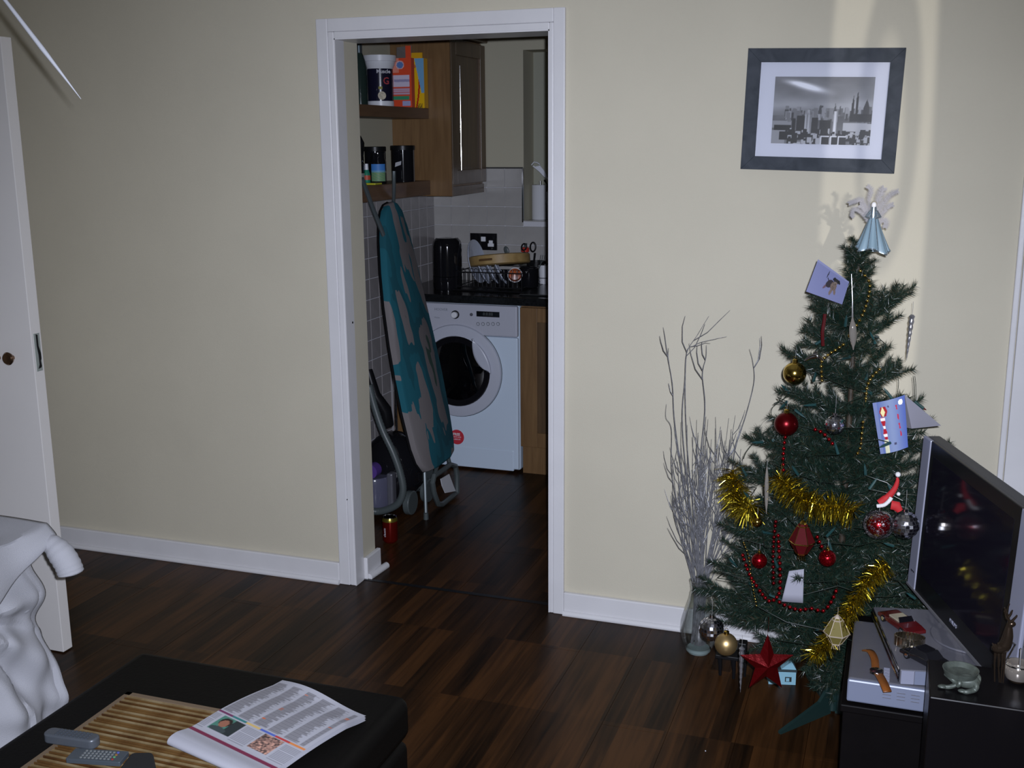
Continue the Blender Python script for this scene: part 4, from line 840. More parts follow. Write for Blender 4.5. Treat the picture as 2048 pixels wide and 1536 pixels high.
img = np.zeros((NV+1, NU+1))
def fbm(nx, ny, ox, oy, base):
    v = 0
    for o_ in range(4):
        g_ = np.random.rand(base*2**o_+2, base*2**o_+2); yy_ = (np.arange(ny)/ny*base*2**o_*oy) % (base*2**o_); xx_ = (np.arange(nx)/nx*base*2**o_*ox) % (base*2**o_)
        i, j = yy_.astype(int), xx_.astype(int); fy, fx = (yy_-i)[:, None], (xx_-j)[None, :]
        v = v+(g_[i][:, j]*(1-fy)*(1-fx)+g_[i+1][:, j]*fy*(1-fx)+g_[i][:, j+1]*(1-fy)*fx+g_[i+1][:, j+1]*fy*fx)/2**o_
    return v/1.875
sky = fbm(NU+1, NV+1, 0.6, 1.0, 4)
TT, SS = np.meshgrid(np.linspace(0, 1, NV+1), np.linspace(0, 1, NU+1), indexing='ij')   # TT 0 bottom
img = 0.42+0.25*(sky-0.5)+0.12*np.exp(-((TT-0.58)/0.1)**2)
img += 0.55*np.exp(-(((TT-0.86)+0.35*(SS-0.32))/0.045)**2)*np.exp(-((SS-0.34)/0.17)**2)
img += 0.22*np.exp(-(((TT-0.90)+0.2*(SS-0.25))/0.03)**2)*np.exp(-((SS-0.22)/0.1)**2)
img = np.where(TT < 0.42, 0.36+0.2*(fbm(NU+1, NV+1, 1, 1, 10)-0.5), img)
img = np.where((TT < 0.33) & (SS > 0.66) & (TT > 0.2), 0.62, img)   # river at the right
img = np.where((TT < 0.2) & (SS < 0.14), 0.52, img); img = np.where((TT < 0.34) & (TT > 0.24) & (SS < 0.2), 0.5, img)
rs_ = np.random.RandomState(3)
for _ in range(150):       # far blocks
    x = rs_.rand(); w_ = 0.008+0.014*rs_.rand(); h_ = 0.03+0.10*rs_.rand(); bz = 0.40+0.1*rs_.rand()-0.06*abs(x-0.6); t0 = bz
    if x < 0.14: continue
    img = np.where((abs(SS-x) < w_) & (TT > t0-0.06) & (TT < t0+h_*0.8), 0.22+0.35*rs_.rand()+0.1*(t0-0.4), img)
for x, w_, t1, v_ in ((0.845, 0.012, 0.80, 0.12), (0.805, 0.011, 0.74, 0.15), (0.48, 0.02, 0.60, 0.25), (0.63, 0.014, 0.62, 0.28), (0.94, 0.03, 0.68, 0.22), (0.68, 0.012, 0.60, 0.3)):
    img = np.where((abs(SS-x) < w_*np.clip((t1-TT)*8, 0, 1)) & (TT > 0.45) & (TT < t1), v_, img)
for x0_, x1_, t0, t1, v_ in ((0.02, 0.20, 0.20, 0.28, 0.08), (0.08, 0.22, 0.06, 0.18, 0.05), (0.20, 0.24, 0.06, 0.38, 0.06), (0.25, 0.33, 0.06, 0.42, 0.10), (0.33, 0.40, 0.06, 0.44, 0.50), (0.40, 0.47, 0.05, 0.40, 0.14), (0.485, 0.60, 0.08, 0.36, 0.12), (0.62, 0.655, 0.14, 0.50, 0.62), (0.66, 0.72, 0.12, 0.42, 0.30), (0.78, 1.0, 0.34, 0.46, 0.10), (0.72, 1.0, 0.05, 0.19, 0.10)):
    sh = v_+0.35*np.clip(1-(TT-t0)/(t1-t0), 0, 1)*0.3+0.1*np.sin(SS*190)*(v_ > 0.3); img = np.where((SS > x0_) & (SS < x1_) & (TT > t0) & (TT < t1), sh, img)
for _ in range(260):
    x, t0 = rs_.rand(), rs_.rand()*0.2; w_, h_ = 0.006+0.02*rs_.rand(), 0.01+0.04*rs_.rand()
    if x < 0.15: continue
    img = np.where((abs(SS-x) < w_) & (abs(TT-t0) < h_), (0.04 if rs_.rand() < 0.6 else 0.6), img)
for x0_, x1_ in ((0.50, 0.59), (0.60, 0.67), (0.68, 0.76)): img = np.where((SS > x0_) & (SS < x1_) & (TT < 0.13), np.where((abs(SS-x0_) < 0.012) | (abs(TT-0.12) < 0.012), 0.75, 0.06), img)
img = np.clip((img-0.40)*1.35+0.36, 0.03, 0.95)**1.8
ia = K2(1549, 156, -0.009); ic = K2(1741, 288, -0.009)
print_face(pc, 'cityscape_print', (ia.x, -0.0085, ic.z), X, Z, ic.x-ia.x, ia.z-ic.z, NU, NV, lambda s, t: (lambda g_: (g_*0.95, g_*0.97, g_*1.05))(float(img[min(NV, int(t*NV+0.5)), min(NU, int(s*NU+0.5))])), GLOSSPRINT)
b = MB(); b.box((PX0+FWd-0.003, -0.0125, PZ0+FWd-0.003), (PX1-FWd+0.003, -0.011, PZ1-FWd+0.003)); b.build('glass_pane', GLASSC, pc, smooth=False)
pc.matrix_world = WM[pc.name] @ Matrix.Rotation(math.radians(1.7), 4, 'Y')     # it hangs a little crooked

# ================================================================ TREE
AX = Vector((1.775, -0.42, 0))
tr_ = thing('christmas_tree', 'artificial green Christmas tree with baubles and tinsel in front of the wall', 'tree', (AX.x, AX.y, 0))
NEED = bpy.data.materials.new('tree_needles'); NEED.use_nodes = True; n = NEED.node_tree.nodes; l = NEED.node_tree.links; bs = n['Principled BSDF']; bs.inputs['Roughness'].default_value = 0.38; bs.inputs['Specular IOR Level'].default_value = 0.6
at_ = n.new('ShaderNodeAttribute'); at_.attribute_name = 'Col'; l.new(at_.outputs['Color'], bs.inputs['Base Color'])
BARK = mat('tree_wire_brown', (0.035, 0.025, 0.015), 0.6)
def needle_mesh(L_, seed, nside=3, dens=2300, droop=0.06, nl=0.0215):
    rg = random.Random(seed); V = []; Fc = []; Cc = []
    def bend(t, a=1): return Vector((t, 0, 0.10*t*t/L_ if L_ > 0.15 else 0.05*t))
    spines = [[bend(L_*k/8)+Vector((0, 0.01*math.sin(k+seed), -droop*(k/8)**2*L_)) for k in range(9)]]
    for j in range(nside*2):
        f0 = 0.22+0.65*(j//2+rg.random()*0.5)/nside; k0 = int(f0*8); o_ = spines[0][k0]; sd = 1 if j % 2 else -1; ln = L_*(0.30+0.25*rg.random())*(1.15-f0)*1.3; ln = max(ln, 0.05)
        d_ = Vector((0.75, sd*(0.55+0.3*rg.random()), 0.25*rg.random()-0.05)).normalized(); spines.append([o_+d_*(ln*k/5)+Vector((0, 0, 0.02*(k/5)**2)) for k in range(6)])
    for sp in spines:
        tot = sum((sp[k+1]-sp[k]).length for k in range(len(sp)-1)); nn = int(tot*dens)
        for q in range(nn):
            f_ = (q+rg.random())/nn*(len(sp)-1); k = min(int(f_), len(sp)-2); p = sp[k].lerp(sp[k+1], f_-k); t = (sp[k+1]-sp[k]).normalized()
            a = rg.random()*2*PI; u = t.orthogonal().normalized(); w_ = t.cross(u); rad = u*math.cos(a)+w_*math.sin(a)
            d_ = (t*(0.55+0.5*rg.random())+rad).normalized(); ln = nl*(0.75+0.45*rg.random()); sd = d_.cross(Vector((rg.random()-0.5, rg.random()-0.5, rg.random()-0.5))).normalized()*0.0009
            i0 = len(V); V += [p-sd, p+sd, p+d_*ln]; Fc.append((i0, i0+1, i0+2)); s_ = rg.random(); c_ = (0.0045+0.010*s_, 0.014+0.022*s_, 0.010+0.013*s_) if rg.random() > 0.12 else (0.028, 0.025, 0.012)
            Cc += [c_]*3
    b = MB(); b.v = [tuple(x) for x in V]; b.f = Fc; b.c = list(Cc)
    for sp in spines:
        m0 = len(b.v); b.tube(sp, 0.0016, 4, cap=False); b.c += [(0.03, 0.035, 0.02)]*(len(b.v)-m0)
    me = bpy.data.meshes.new('branch'); me.from_pydata(b.v, [], b.f); me.materials.append(NEED)
    a = me.color_attributes.new('Col', 'FLOAT_COLOR', 'POINT'); a.data.foreach_set('color', [x for c in b.c for x in (c[0], c[1], c[2], 1)]); return me
LEN = [0.09, 0.14, 0.20, 0.27, 0.34, 0.41]
BM = {L_: [needle_mesh(L_, int(L_*1000)+k, {0.09: 1, 0.14: 2, 0.20: 3}.get(L_, 4)) for k in range(3)] for L_ in LEN}
rg = random.Random(21)
def branch(z, az, L_, el, roll=0.0, base_r=0.0):
    key = min(LEN, key=lambda q: abs(q-L_)); me = rg.choice(BM[key]); o = bpy.data.objects.new('branch', me); COL.objects.link(o); o.parent = tr_
    s_ = L_/key; o.matrix_local = Matrix.Translation((math.cos(az)*base_r, math.sin(az)*base_r, z)) @ Matrix.Rotation(az, 4, 'Z') @ Matrix.Rotation(-el, 4, 'Y') @ Matrix.Rotation(roll, 4, 'X') @ Matrix.Diagonal((s_, 1 if s_ < 1.2 else s_, 1, 1))
def rz_(z): return float(np.interp(z, [0.25, 0.34, 0.5, 0.75, 0.9, 1.0, 1.18, 1.26], [0.36, 0.40, 0.34, 0.28, 0.215, 0.19, 0.12, 0.06]))
z = 0.27; i = 0
while z < 1.24:
    rr = rz_(z); nb = max(4, int(3+rr*24))
    for k in range(nb):
        az = 2*PI*(k+rg.random()*0.7)/nb+i*0.77; ln = rr*(0.80+0.30*rg.random())
        if math.sin(az) > 0.75 and rr > 0.34: ln = min(ln, 0.36)
        if z < 1.0 and math.cos(az) > 0.05 and math.sin(az) < -0.05: ln = min(ln, 0.17)
        if math.cos(az) > 0.3 and z > 0.95: ln *= 0.55
        branch(z-0.04*rr, az, max(ln, 0.07), 0.18-0.32*rg.random()+(0.25 if z > 1.0 else 0), rg.random()*0.8-0.4)
    z += 0.054 if z < 0.85 else 0.072; i += 1
# top spire and the branches that stand out in outline
def branch_to(z, px, py, Y, dz0=0.0):
    tgt = at(px, py, 'y', Y); s0 = Vector((AX.x, AX.y, z)); d_ = tgt-s0; branch(z, math.atan2(d_.y, d_.x), d_.length, math.atan2(d_.z, math.hypot(d_.x, d_.y)))
for (z, px, py, Y) in ((1.165, 1834, 576, -0.44), (1.155, 1828, 590, -0.40), (1.09, 1804, 628, -0.45), (1.13, 1614, 592, -0.47), (1.13, 1625, 612, -0.5), (1.06, 1608, 660, -0.48), (1.00, 1570, 712, -0.50), (0.97, 1560, 700, -0.46), (1.0, 1782, 690, -0.48), (0.98, 1830, 744, -0.42), (0.96, 1800, 735, -0.5), (0.90, 1552, 785, -0.46), (0.80, 1545, 850, -0.45), (0.76, 1488, 878, -0.45), (0.74, 1500, 885, -0.5), (0.62, 1455, 930, -0.42), (0.50, 1452, 1050, -0.45), (0.46, 1450, 1065, -0.5), (0.40, 1418, 1130, -0.46), (0.33, 1398, 1196, -0.50), (0.33, 1405, 1190, -0.42), (0.28, 1420, 1230, -0.5), (0.85, 1848, 802, -0.45), (0.8, 1850, 870, -0.42)):
    branch_to(z, px, py, Y)
for k in range(26):
    z = 1.14+0.008*k; az = k*2.4; branch(z, az, 0.05+0.02*rg.random(), 1.05+0.2*rg.random())
for k in range(34):   # foliage that clothes the lower trunk
    z = 0.10+0.006*k; branch(z, k*2.4, 0.06+0.03*rg.random(), -0.9+0.5*rg.random())
b = MB(); b.cyl((AX.x, AX.y, 0.05), (AX.x, AX.y, 1.33), 0.011, 0.006, n=10); b.build('trunk', BARK, tr_)
GS = mat('green_stand', (0.012, 0.03, 0.028), 0.35)
b = MB(); b.cyl((AX.x, AX.y, 0.01), (AX.x, AX.y, 0.13), 0.016, n=12); b.build('stand_tube', GS, tr_)
ft = at(1577, 1460, 'z', 0.0)
for k in range(3):
    a = math.atan2(ft.y-AX.y, ft.x-AX.x)+k*2*PI/3; L_ = 0.22; d_ = Vector((math.cos(a), math.sin(a), 0)); sd = Vector((-math.sin(a), math.cos(a), 0))
    b = MB(); o_ = Vector((AX.x, AX.y, 0)); b.prism([(0.01, 0.0), (L_, 0.0), (L_, 0.008), (0.06, 0.05), (0.01, 0.10)], o_-sd*0.005, d_, Z, -0.01); b.build('stand_leg', GS, tr_, smooth=False)

# ---------------- angel
an = thing('angel_topper', 'pale blue angel tree topper with feather wings', 'angel', (1.79, -0.43, 1.34))
AY = -0.45; hd = K2(1748, 410, AY); hem = K2(1745, 500, AY)
MA = Matrix.Rotation(0.0, 3, 'Y')
def dress(u, v):
    a = 2*PI*u; r_ = 0.006+0.034*v**1.15; fold_ = 1+0.13*v*math.sin(7*a)
    c_ = hd.lerp(hem, 0.12+0.88*v)
    return c_+Vector((r_*fold_*math.cos(a), r_*fold_*math.sin(a)*0.85, 0.006*v*math.sin(3*a)-0.005*v*math.cos(a)))
b = MB(); b.grid(dress, 60, 24); b.build('dress', mat('pale_blue_satin', (0.20, 0.29, 0.35), 0.4), an, solid=0.001)
b = MB(); b.tube([dress(k/60, 1.0) for k in range(60)], 0.0022, 6, closed=True)
for uu in (0.56, 0.70, 0.82): b.tube([dress(uu, 0.1+0.9*k/10)+Vector((0, -0.001, 0)) for k in range(11)], 0.0016, 5)
b.build('glitter_trim', GLIT_B, an)
b = MB(); b.tube([hd+Vector((0.0, 0, -0.004)), hd+Vector((0, 0, -0.028)), hd+Vector((-0.002, 0, -0.045))], [0.007, 0.011, 0.009], 12); b.build('bodice', GLIT_B, an)
b = MB(); b.sph(hd+Vector((0, -0.002, 0.0)), 0.0075, 18, 12, (0.9, 0.9, 1.1)); hh = b.build('head', mat('pearl_white', (0.8, 0.78, 0.78), 0.12), an)
b = MB(); b.sph(hd+Vector((0, 0.002, 0.002)), 0.0082, 16, 10, (0.95, 0.8, 1.05)); b.build('hair', mat('fair_hair', (0.4, 0.35, 0.25), 0.6), hh)
for sgn in (-1, 1): b = MB(); b.tube([hd+Vector((sgn*0.008, -0.003, -0.016)), hd+Vector((sgn*0.018, -0.010, -0.030)), hd+Vector((sgn*0.006, -0.018, -0.034))], [0.004, 0.0035, 0.0025], 8); b.build('arm', GLIT_B, an)
FEA = mat('white_feather', (0.36, 0.34, 0.34), 0.8)
def feather(pts, wd, nm='feather'):
    P = smoothp([K2(px, py, AY+0.03) for px, py in pts], 10); b = MB(); m_ = len(P)
    b.tube(P, 0.0006, 4); rgf = random.Random(int(pts[0][0]*7+pts[-1][1]))
    for i in range(1, m_):
        t = (P[i]-P[i-1]).normalized(); sd = t.cross(Y_).normalized()
        for q in range(11):
            for s2 in (-1, 1):
                d_ = (sd*s2*(0.8+0.4*rgf.random())+t*(0.5+0.5*rgf.random())+Y_*(rgf.random()-0.5)*0.7).normalized(); o_ = P[i-1].lerp(P[i], rgf.random()); ln = wd*1.35*(0.6+0.5*rgf.random())*(0.5+0.5*math.sin(PI*min(1, (i/m_)*0.9+0.1)))
                e_ = t*0.0003; b.add([o_-e_, o_+e_, o_+d_*ln], [(0, 1, 2)])
    b.build(nm, FEA, an, smooth=False)
for pts, wd in ((((1742, 440), (1730, 415), (1722, 400), (1705, 404), (1698, 407)), 0.010), (((1740, 445), (1722, 425), (1708, 418), (1704, 430), (1707, 434)), 0.008), (((1742, 430), (1738, 400), (1742, 380), (1735, 372)), 0.010), (((1750, 430), (1756, 405), (1762, 385), (1768, 376)), 0.014), (((1752, 430), (1765, 410), (1780, 390), (1796, 382)), 0.012), (((1753, 440), (1766, 425), (1778, 412), (1786, 409)), 0.010), (((1755, 450), (1764, 440), (1772, 445), (1770, 455)), 0.012), (((1740, 445), (1732, 430), (1728, 415), (1720, 410)), 0.014)):
    feather(pts, wd)

# ---------------- ornaments
def hang(c, p, top, m=STRING):
    b = MB(); b.tube([p, p.lerp(top, 0.5)+Vector((0.0006, 0, 0)), top], 0.0005, 4); b.build('hanging_thread', m, c)
def bauble(name, lb, p, r_, m, capm=GOLD, group='baubles on the tree', cat='bauble'):
    p = Vector(p); c = thing(name, lb, cat, p, group=group)
    b = MB(); b.sph(p, r_, 32, 20); b.build('ball', m, c)
    b = MB(); b.lathe([(r_*0.24, r_*0.95), (r_*0.24, r_*1.22), (r_*0.15, r_*1.27), (0, r_*1.28)], p, 14); b.tube([p+Vector((r_*0.13*math.cos(a), 0, r_*(1.38+0.13*math.sin(a)))) for a in np.linspace(0, 2*PI, 12)[:-1]], 0.0007, 5, closed=True); b.build('cap', capm, c)
    hang(c, p+Z*r_*1.4, p+Z*(r_*1.4+0.02)); return c
bauble('bauble', 'shiny gold bauble hanging at the left of the upper tree', (1.631, -0.535, 1.035), 0.031, GOLD)
bauble('bauble', 'red matte bauble hanging below the shiny gold one', (1.621, -0.60, 0.909), 0.032, REDM)
bauble('bauble', 'small shiny gold bauble under the left bunch of tinsel', (1.562, -0.655, 0.646), 0.0145, GOLD)
bauble('bauble', 'matte gold bauble hanging lowest, beside the silver mirror ball', (1.492, -0.662, 0.283), 0.0315, GOLDM)
def mirrorball(lb, p, r_, rows=12):
    p = Vector(p); c = thing('mirror_ball', lb, 'bauble', p, group='silver mirror balls')
    b = MB(); b.sph(p, r_*0.97, 28, 16); b.build('core', mat('dark_silver', (0.12, 0.12, 0.14), 0.3, metal=0.8), c)
    b = MB(); rgm = random.Random(4)
    for j in range(rows):
        th = -PI/2+PI*(j+0.5)/rows; nn = max(4, int(2*rows*math.cos(th)))
        for k in range(nn):
            a = 2*PI*k/nn; n_ = Vector((math.cos(th)*math.cos(a), math.cos(th)*math.sin(a), math.sin(th)))
            n2 = (n_+Vector((rgm.random()-0.5, rgm.random()-0.5, rgm.random()-0.5))*0.30).normalized(); u = n2.orthogonal().normalized() if abs(n_.z) > 0.95 else Z.cross(n2).normalized(); v = n2.cross(u); h = PI*r_/rows*0.43; q = p+n_*r_
            b.add([q-u*h-v*h, q+u*h-v*h, q+u*h+v*h, q-u*h+v*h], [(0, 1, 2, 3)])
    o = b.build('mirror_facets', MIRR, c, smooth=False); o['kind'] = 'stuff'
    b = MB(); b.lathe([(r_*0.2, r_*0.97), (r_*0.2, r_*1.2), (0, r_*1.22)], p, 12); b.build('cap', CHROME, c); hang(c, p+Z*r_*1.2, p+Z*(r_*1.2+0.05)); return c
mirrorball('silver mirror ball hanging beside the red glitter bauble near the television', (1.934, -0.665, 0.683), 0.036)
mirrorball('silver mirror ball hanging lowest, in front of the glass vase', (1.441, -0.60, 0.294), 0.035)
mirrorball('silver mirror ball deep among the branches, middle of the tree', (1.745, -0.60, 0.917), 0.026)
gb = thing('glitter_bauble', 'clear and red glitter bauble under the Santa hat', 'bauble', (1.871, -0.70, 0.69))
b = MB(); b.sph((1.871, -0.70, 0.689), 0.0385, 32, 20); b.build('clear_shell', glassmat('bauble_shell', (0.95, 0.9, 0.92), 0.12, 0.05), gb)
b = MB(); rgm = random.Random(9)
for k in range(420):
    v = Vector((rgm.gauss(0, 1), rgm.gauss(0, 1), rgm.gauss(0, 1))).normalized(); q = Vector((1.871, -0.70, 0.689))+v*0.0375; u = v.orthogonal().normalized()*0.0017; w_ = v.cross(u); b.add([q-u, q+w_, q+u, q-w_], [(0, 1, 2, 3)])
o = b.build('silver_sequins', GLIT_S, gb, smooth=False); o['kind'] = 'stuff'
b = MB(); b.sph((1.871, -0.70, 0.687), 0.029, 24, 14); b.build('red_heart', GLIT_R, gb)
hang(gb, Vector((1.871, -0.70, 0.727)), Vector((1.871, -0.70, 0.75)))
for (p, r_, lb) in (((1.574, -0.675, 0.544), 0.021, 'small red glittery ball near the lower left of the tree'), ((1.752, -0.735, 0.596), 0.022, 'small red and white ball right of the red lantern')):
    bauble('glitter_ball', lb, p, r_, GLIT_R, group='small glittery balls')
# icicles
def icicle(lb, a, c_, r_):
    a, c_ = Vector(a), Vector(c_); c = thing('icicle_ornament', lb, 'icicle', c_, group='glittery icicle ornaments'); n_ = 26; b = MB(); P = [a.lerp(c_, k/n_) for k in range(n_+1)]
    b.tube(P, [max(0.0006, r_*(1-k/n_)**0.7*(1+0.18*math.sin(k*1.9)))*(0.5 if k == 0 else 1) for k in range(n_+1)], 10); b.build('twisted_icicle', GLIT_S, c); hang(c, a, a+Z*0.035)
icicle('silver glitter icicle hanging from the long right-hand branch', (1.920, -0.415, 1.190), (1.913, -0.42, 1.065), 0.0072)
icicle('silver glitter icicle hanging beside the red star', (1.540, -0.70, 0.300), (1.541, -0.70, 0.165), 0.0075)
# long glass drops
dg = thing('glass_drop', 'long clear glass drop hanging in the upper middle of the tree', 'ornament', (1.78, -0.59, 1.12))
a_ = K2(1706, 575, -0.59); c_ = K2(1708, 700, -0.60); b = MB(); P = [K2(1705+1.5*k/10, 635+65*k/10, -0.60) for k in range(11)]
b.tube(P, [0.002, 0.004, 0.007, 0.009, 0.0095, 0.0095, 0.009, 0.008, 0.006, 0.003, 0.001], 12); b.build('drop', mat('smoky_glass', (0.35, 0.32, 0.28), 0.06, metal=0.5), dg)
b = MB(); b.tube([K2(1703, 548, -0.59), K2(1705, 600, -0.60), P[0]], [0.0006, 0.0012, 0.002], 6); b.build('stem', CHROME, dg)
dg = thing('glass_drop', 'long clear glass drop in front of the left bunch of tinsel', 'ornament', (1.58, -0.68, 0.71))
P = [K2(1534-1.5*k/10, 933+95*k/10, -0.69) for k in range(11)]; b = MB(); b.tube(P, [0.001, 0.003, 0.0045, 0.0055, 0.006, 0.006, 0.0055, 0.005, 0.004, 0.002, 0.0006], 10); b.build('drop', MATS['smoky_glass'], dg); hang(dg, P[0], P[0]+Z*0.02)
# lanterns (faceted)
def lantern(lb, p, r_, h_, m, trim):
    p = Vector(p); c = thing('lantern_ornament', lb, 'ornament', p, group='faceted lantern ornaments')
    pr = [(r_*0.28, h_*0.5), (r_*0.42, h_*0.42), (r_, -h_*0.08), (r_*0.9, -h_*0.14), (r_*0.45, -h_*0.46), (r_*0.40, -h_*0.5)]
    b = MB(); b.lathe(list(reversed([(a, z) for a, z in pr])), p, 6); b.build('faceted_body', m, c, smooth=False)
    b = MB()
    for (rr, z) in (pr[1], pr[2], pr[4]): b.tube([p+Vector((rr*1.03*math.cos(2*PI*k/6), rr*1.03*math.sin(2*PI*k/6), z)) for k in range(6)], 0.0016, 5, closed=True)
    for k in range(6):
        a = 2*PI*k/6; b.tube([p+Vector((rr*1.02*math.cos(a), rr*1.02*math.sin(a), z)) for rr, z in pr], 0.0009, 4)
    b.build('cord_trim', trim, c)
    b = MB(); b.lathe([(r_*0.3, h_*0.5), (r_*0.1, h_*0.6), (0, h_*0.62)], p, 6); b.build('cap', trim, c)
    b = MB()
    for k in range(5): b.tube([p-Z*h_*0.5+Vector((0.004*(k-2), 0, 0)), p-Z*(h_*0.72)+Vector((0.005*(k-2), 0, 0))], 0.0008, 4)
    b.build('tassel', trim, c); hang(c, p+Z*h_*0.6, p+Z*(h_*0.6+0.02), trim)
lantern('dark red faceted lantern ornament with gold cord', (1.687, -0.735, 0.640), 0.033, 0.084, mat('dark_red_fabric', (0.075, 0.005, 0.007), 0.6, spec=0.06), GOLD)
lantern('gold faceted lantern ornament low on the tree beside the silver player', (1.788, -0.80, 0.428), 0.032, 0.072, mat('gold_fabric', (0.16, 0.13, 0.035), 0.55, spec=0.12), mat('pale_cord', (0.6, 0.5, 0.4), 0.4, metal=0.4))
# red star
sr = thing('star_ornament', 'large red metallic star hanging low under the tree', 'star', (1.605, -0.76, 0.25))
ctr = K2(1533, 1328, -0.765); out = []; OR_ = 0.085; b = MB()
rim = []
for k in range(10):
    a = PI/2+PI*k/5; rr = OR_ if k % 2 == 0 else OR_*0.42; rim.append(ctr+RT*(rr*math.cos(a)*0.88)+Z*(rr*math.sin(a)))
fr = ctr-Vector((FW.x, FW.y, 0)).normalized()*0.022; bk_ = ctr+Vector((FW.x, FW.y, 0)).normalized()*0.022
b.add([fr, bk_]+rim, [(0, 2+k, 2+(k+1) % 10) for k in range(10)]+[(1, 2+(k+1) % 10, 2+k) for k in range(10)]); b.build('star_body', mat('red_foil', (0.16, 0.004, 0.006), 0.3, metal=0.7, bump=1.0, bscale=60), sr, smooth=False)
hang(sr, rim[0], rim[0]+Z*0.05, REDM)
# metal star up high
s2 = thing('star_ornament', 'small shiny curved metal ornament near the shiny gold bauble', 'ornament', (1.69, -0.60, 1.08))
b = MB(); P = smoothp([K2(1608, 722, -0.60), K2(1622, 714, -0.605), K2(1636, 713, -0.61), K2(1648, 722, -0.60)], 6); b.tube(P, [0.001+0.005*math.sin(PI*i/(len(P)-1)) for i in range(len(P))], 8, flat=0.4); b.add([K2(1622, 714, -0.605), K2(1636, 713, -0.607), K2(1632, 700, -0.60)], [(0, 1, 2)]); b.build('curved_blade', CHROME, s2)
# red ribbon ornament under dog card
rb = thing('ribbon_ornament', 'dark red ribbon hanging below the dog picture', 'ribbon', K2(1647, 660, -0.58))
P = [K2(1650, 628, -0.575), K2(1648, 645, -0.58), K2(1645, 665, -0.583), K2(1646, 692, -0.58)]; b = MB(); b.tube(smoothp(P, 5), 0.0042, 6, flat=0.25); b.build('ribbon', mat('dark_red_ribbon', (0.06, 0.003, 0.004), 0.6, spec=0.1), rb)
# santa hat ornament
sh_ = thing('santa_hat_ornament', 'small red felt Santa hat ornament with white trim above glitter bauble', 'ornament', K2(1775, 1000, -0.70))
FELT = mat('red_felt', (0.36, 0.008, 0.012), 0.75); FUR = mat('white_fur', (0.62, 0.62, 0.64), 0.95, bump=1, bscale=400)
P = smoothp([K2(1760, 1007, -0.70), K2(1775, 995, -0.70), K2(1789, 978, -0.70), K2(1795, 962, -0.70), K2(1794, 955, -0.70)], 6); b = MB(); b.tube(P, [0.011-0.0085*i/(len(P)-1) if i > 5 else 0.011 for i in range(len(P))], 12, flat=0.7); b.build('hat_cone', FELT, sh_)
b = MB(); b.sph(K2(1796, 949, -0.70), 0.0068, 14, 10); b.build('bobble', FUR, sh_)
b = MB(); b.tube(smoothp([K2(1754, 1012, -0.71), K2(1768, 1010, -0.712), K2(1778, 1002, -0.712), K2(1783, 995, -0.71)], 4), 0.005, 10); b.build('fur_band', FUR, sh_)
b = MB(); b.tube([K2(1782, 1010, -0.70), K2(1793, 1012, -0.70), K2(1800, 1022, -0.70)], [0.012, 0.013, 0.008], 10, flat=0.6); b.build('hat_lining', FELT, sh_)
b = MB(); b.sph(K2(1797, 988, -0.70), 0.005, 12, 8); b.build('small_bobble', FUR, sh_)
# garlands of beads
def garland(name, lb, px, m, r_, Y=None, pitch=2.3, cord=True, group=None):
    P = smoothp([Vector(p) for p in px], 10); c = thing(name, lb, 'garland', P[0], group=group)
    # resample
    acc = 0; pts = [P[0]]
    for i in range(1, len(P)):
        d_ = (P[i]-P[i-1]).length; acc += d_
        if acc >= r_*pitch: pts.append(P[i]); acc = 0
    b0 = MB(); b0.sph((0, 0, 0), r_, 12, 8); me = None
    for q in pts:
        if me is None: 
            b = MB(); b.sph(q, r_, 12, 8); me = b.build('bead', m, c); base = q
        else:
            o = me.copy(); COL.objects.link(o); o.location = (q-base)
    b = MB(); b.tube(P, 0.0006, 4); b.build('cord', m, c)
def G(*pts, dy=-0.022): return [(x, y+dy, z) for x, y, z in pts]
garland('bead_garland', 'gold bead string running down the top of the tree', G((1.783, -0.467, 1.311), (1.807, -0.473, 1.283), (1.808, -0.498, 1.249), (1.799, -0.532, 1.211), (1.784, -0.558, 1.18), (1.766, -0.57, 1.15)), GOLD, 0.0042, group='gold bead strings', pitch=3.2)
garland('bead_garland', 'gold bead string in the upper left of tree, by the metal ornament', G((1.708, -0.588, 1.035), (1.706, -0.588, 1.053), (1.704, -0.574, 1.083), (1.722, -0.576, 1.105), (1.738, -0.573, 1.116), (1.756, -0.563, 1.130)), GOLD, 0.0042, group='gold bead strings', pitch=2.6)
garland('bead_garland', 'gold bead string at the right of the upper tree', G((1.848, -0.578, 1.072), (1.831, -0.592, 1.054), (1.821, -0.602, 1.029), (1.82, -0.615, 0.992)), GOLD, 0.0042, group='gold bead strings', pitch=2.6)
garland('bead_garland', 'gold bead string left of the blue Christmas card', G((1.817, -0.632, 0.943), (1.816, -0.64, 0.912), (1.815, -0.651, 0.881), (1.806, -0.66, 0.86)), GOLD, 0.004, group='gold bead strings', pitch=3)
garland('bead_garland', 'gold bead string at the lower left of tree', G((1.528, -0.627, 0.581), (1.547, -0.658, 0.551), (1.558, -0.679, 0.502), (1.579, -0.72, 0.443)), GOLD, 0.0028, group='gold bead strings', pitch=2.2)
garland('bead_garland', 'red bead string hanging below the red matte bauble', G((1.622, -0.599, 0.878), (1.621, -0.613, 0.854), (1.622, -0.629, 0.824), (1.625, -0.642, 0.8)), REDG, 0.0048, group='red bead strings', pitch=2.8)
garland('bead_garland', 'red bead string looping at the lower left of tree', G((1.528, -0.639, 0.549), (1.55, -0.67, 0.513), (1.574, -0.697, 0.49), (1.612, -0.729, 0.465), (1.637, -0.732, 0.491), (1.636, -0.72, 0.542), (1.63, -0.706, 0.592), (1.623, -0.688, 0.641)), REDG, 0.0052, group='red bead strings', pitch=2.2)
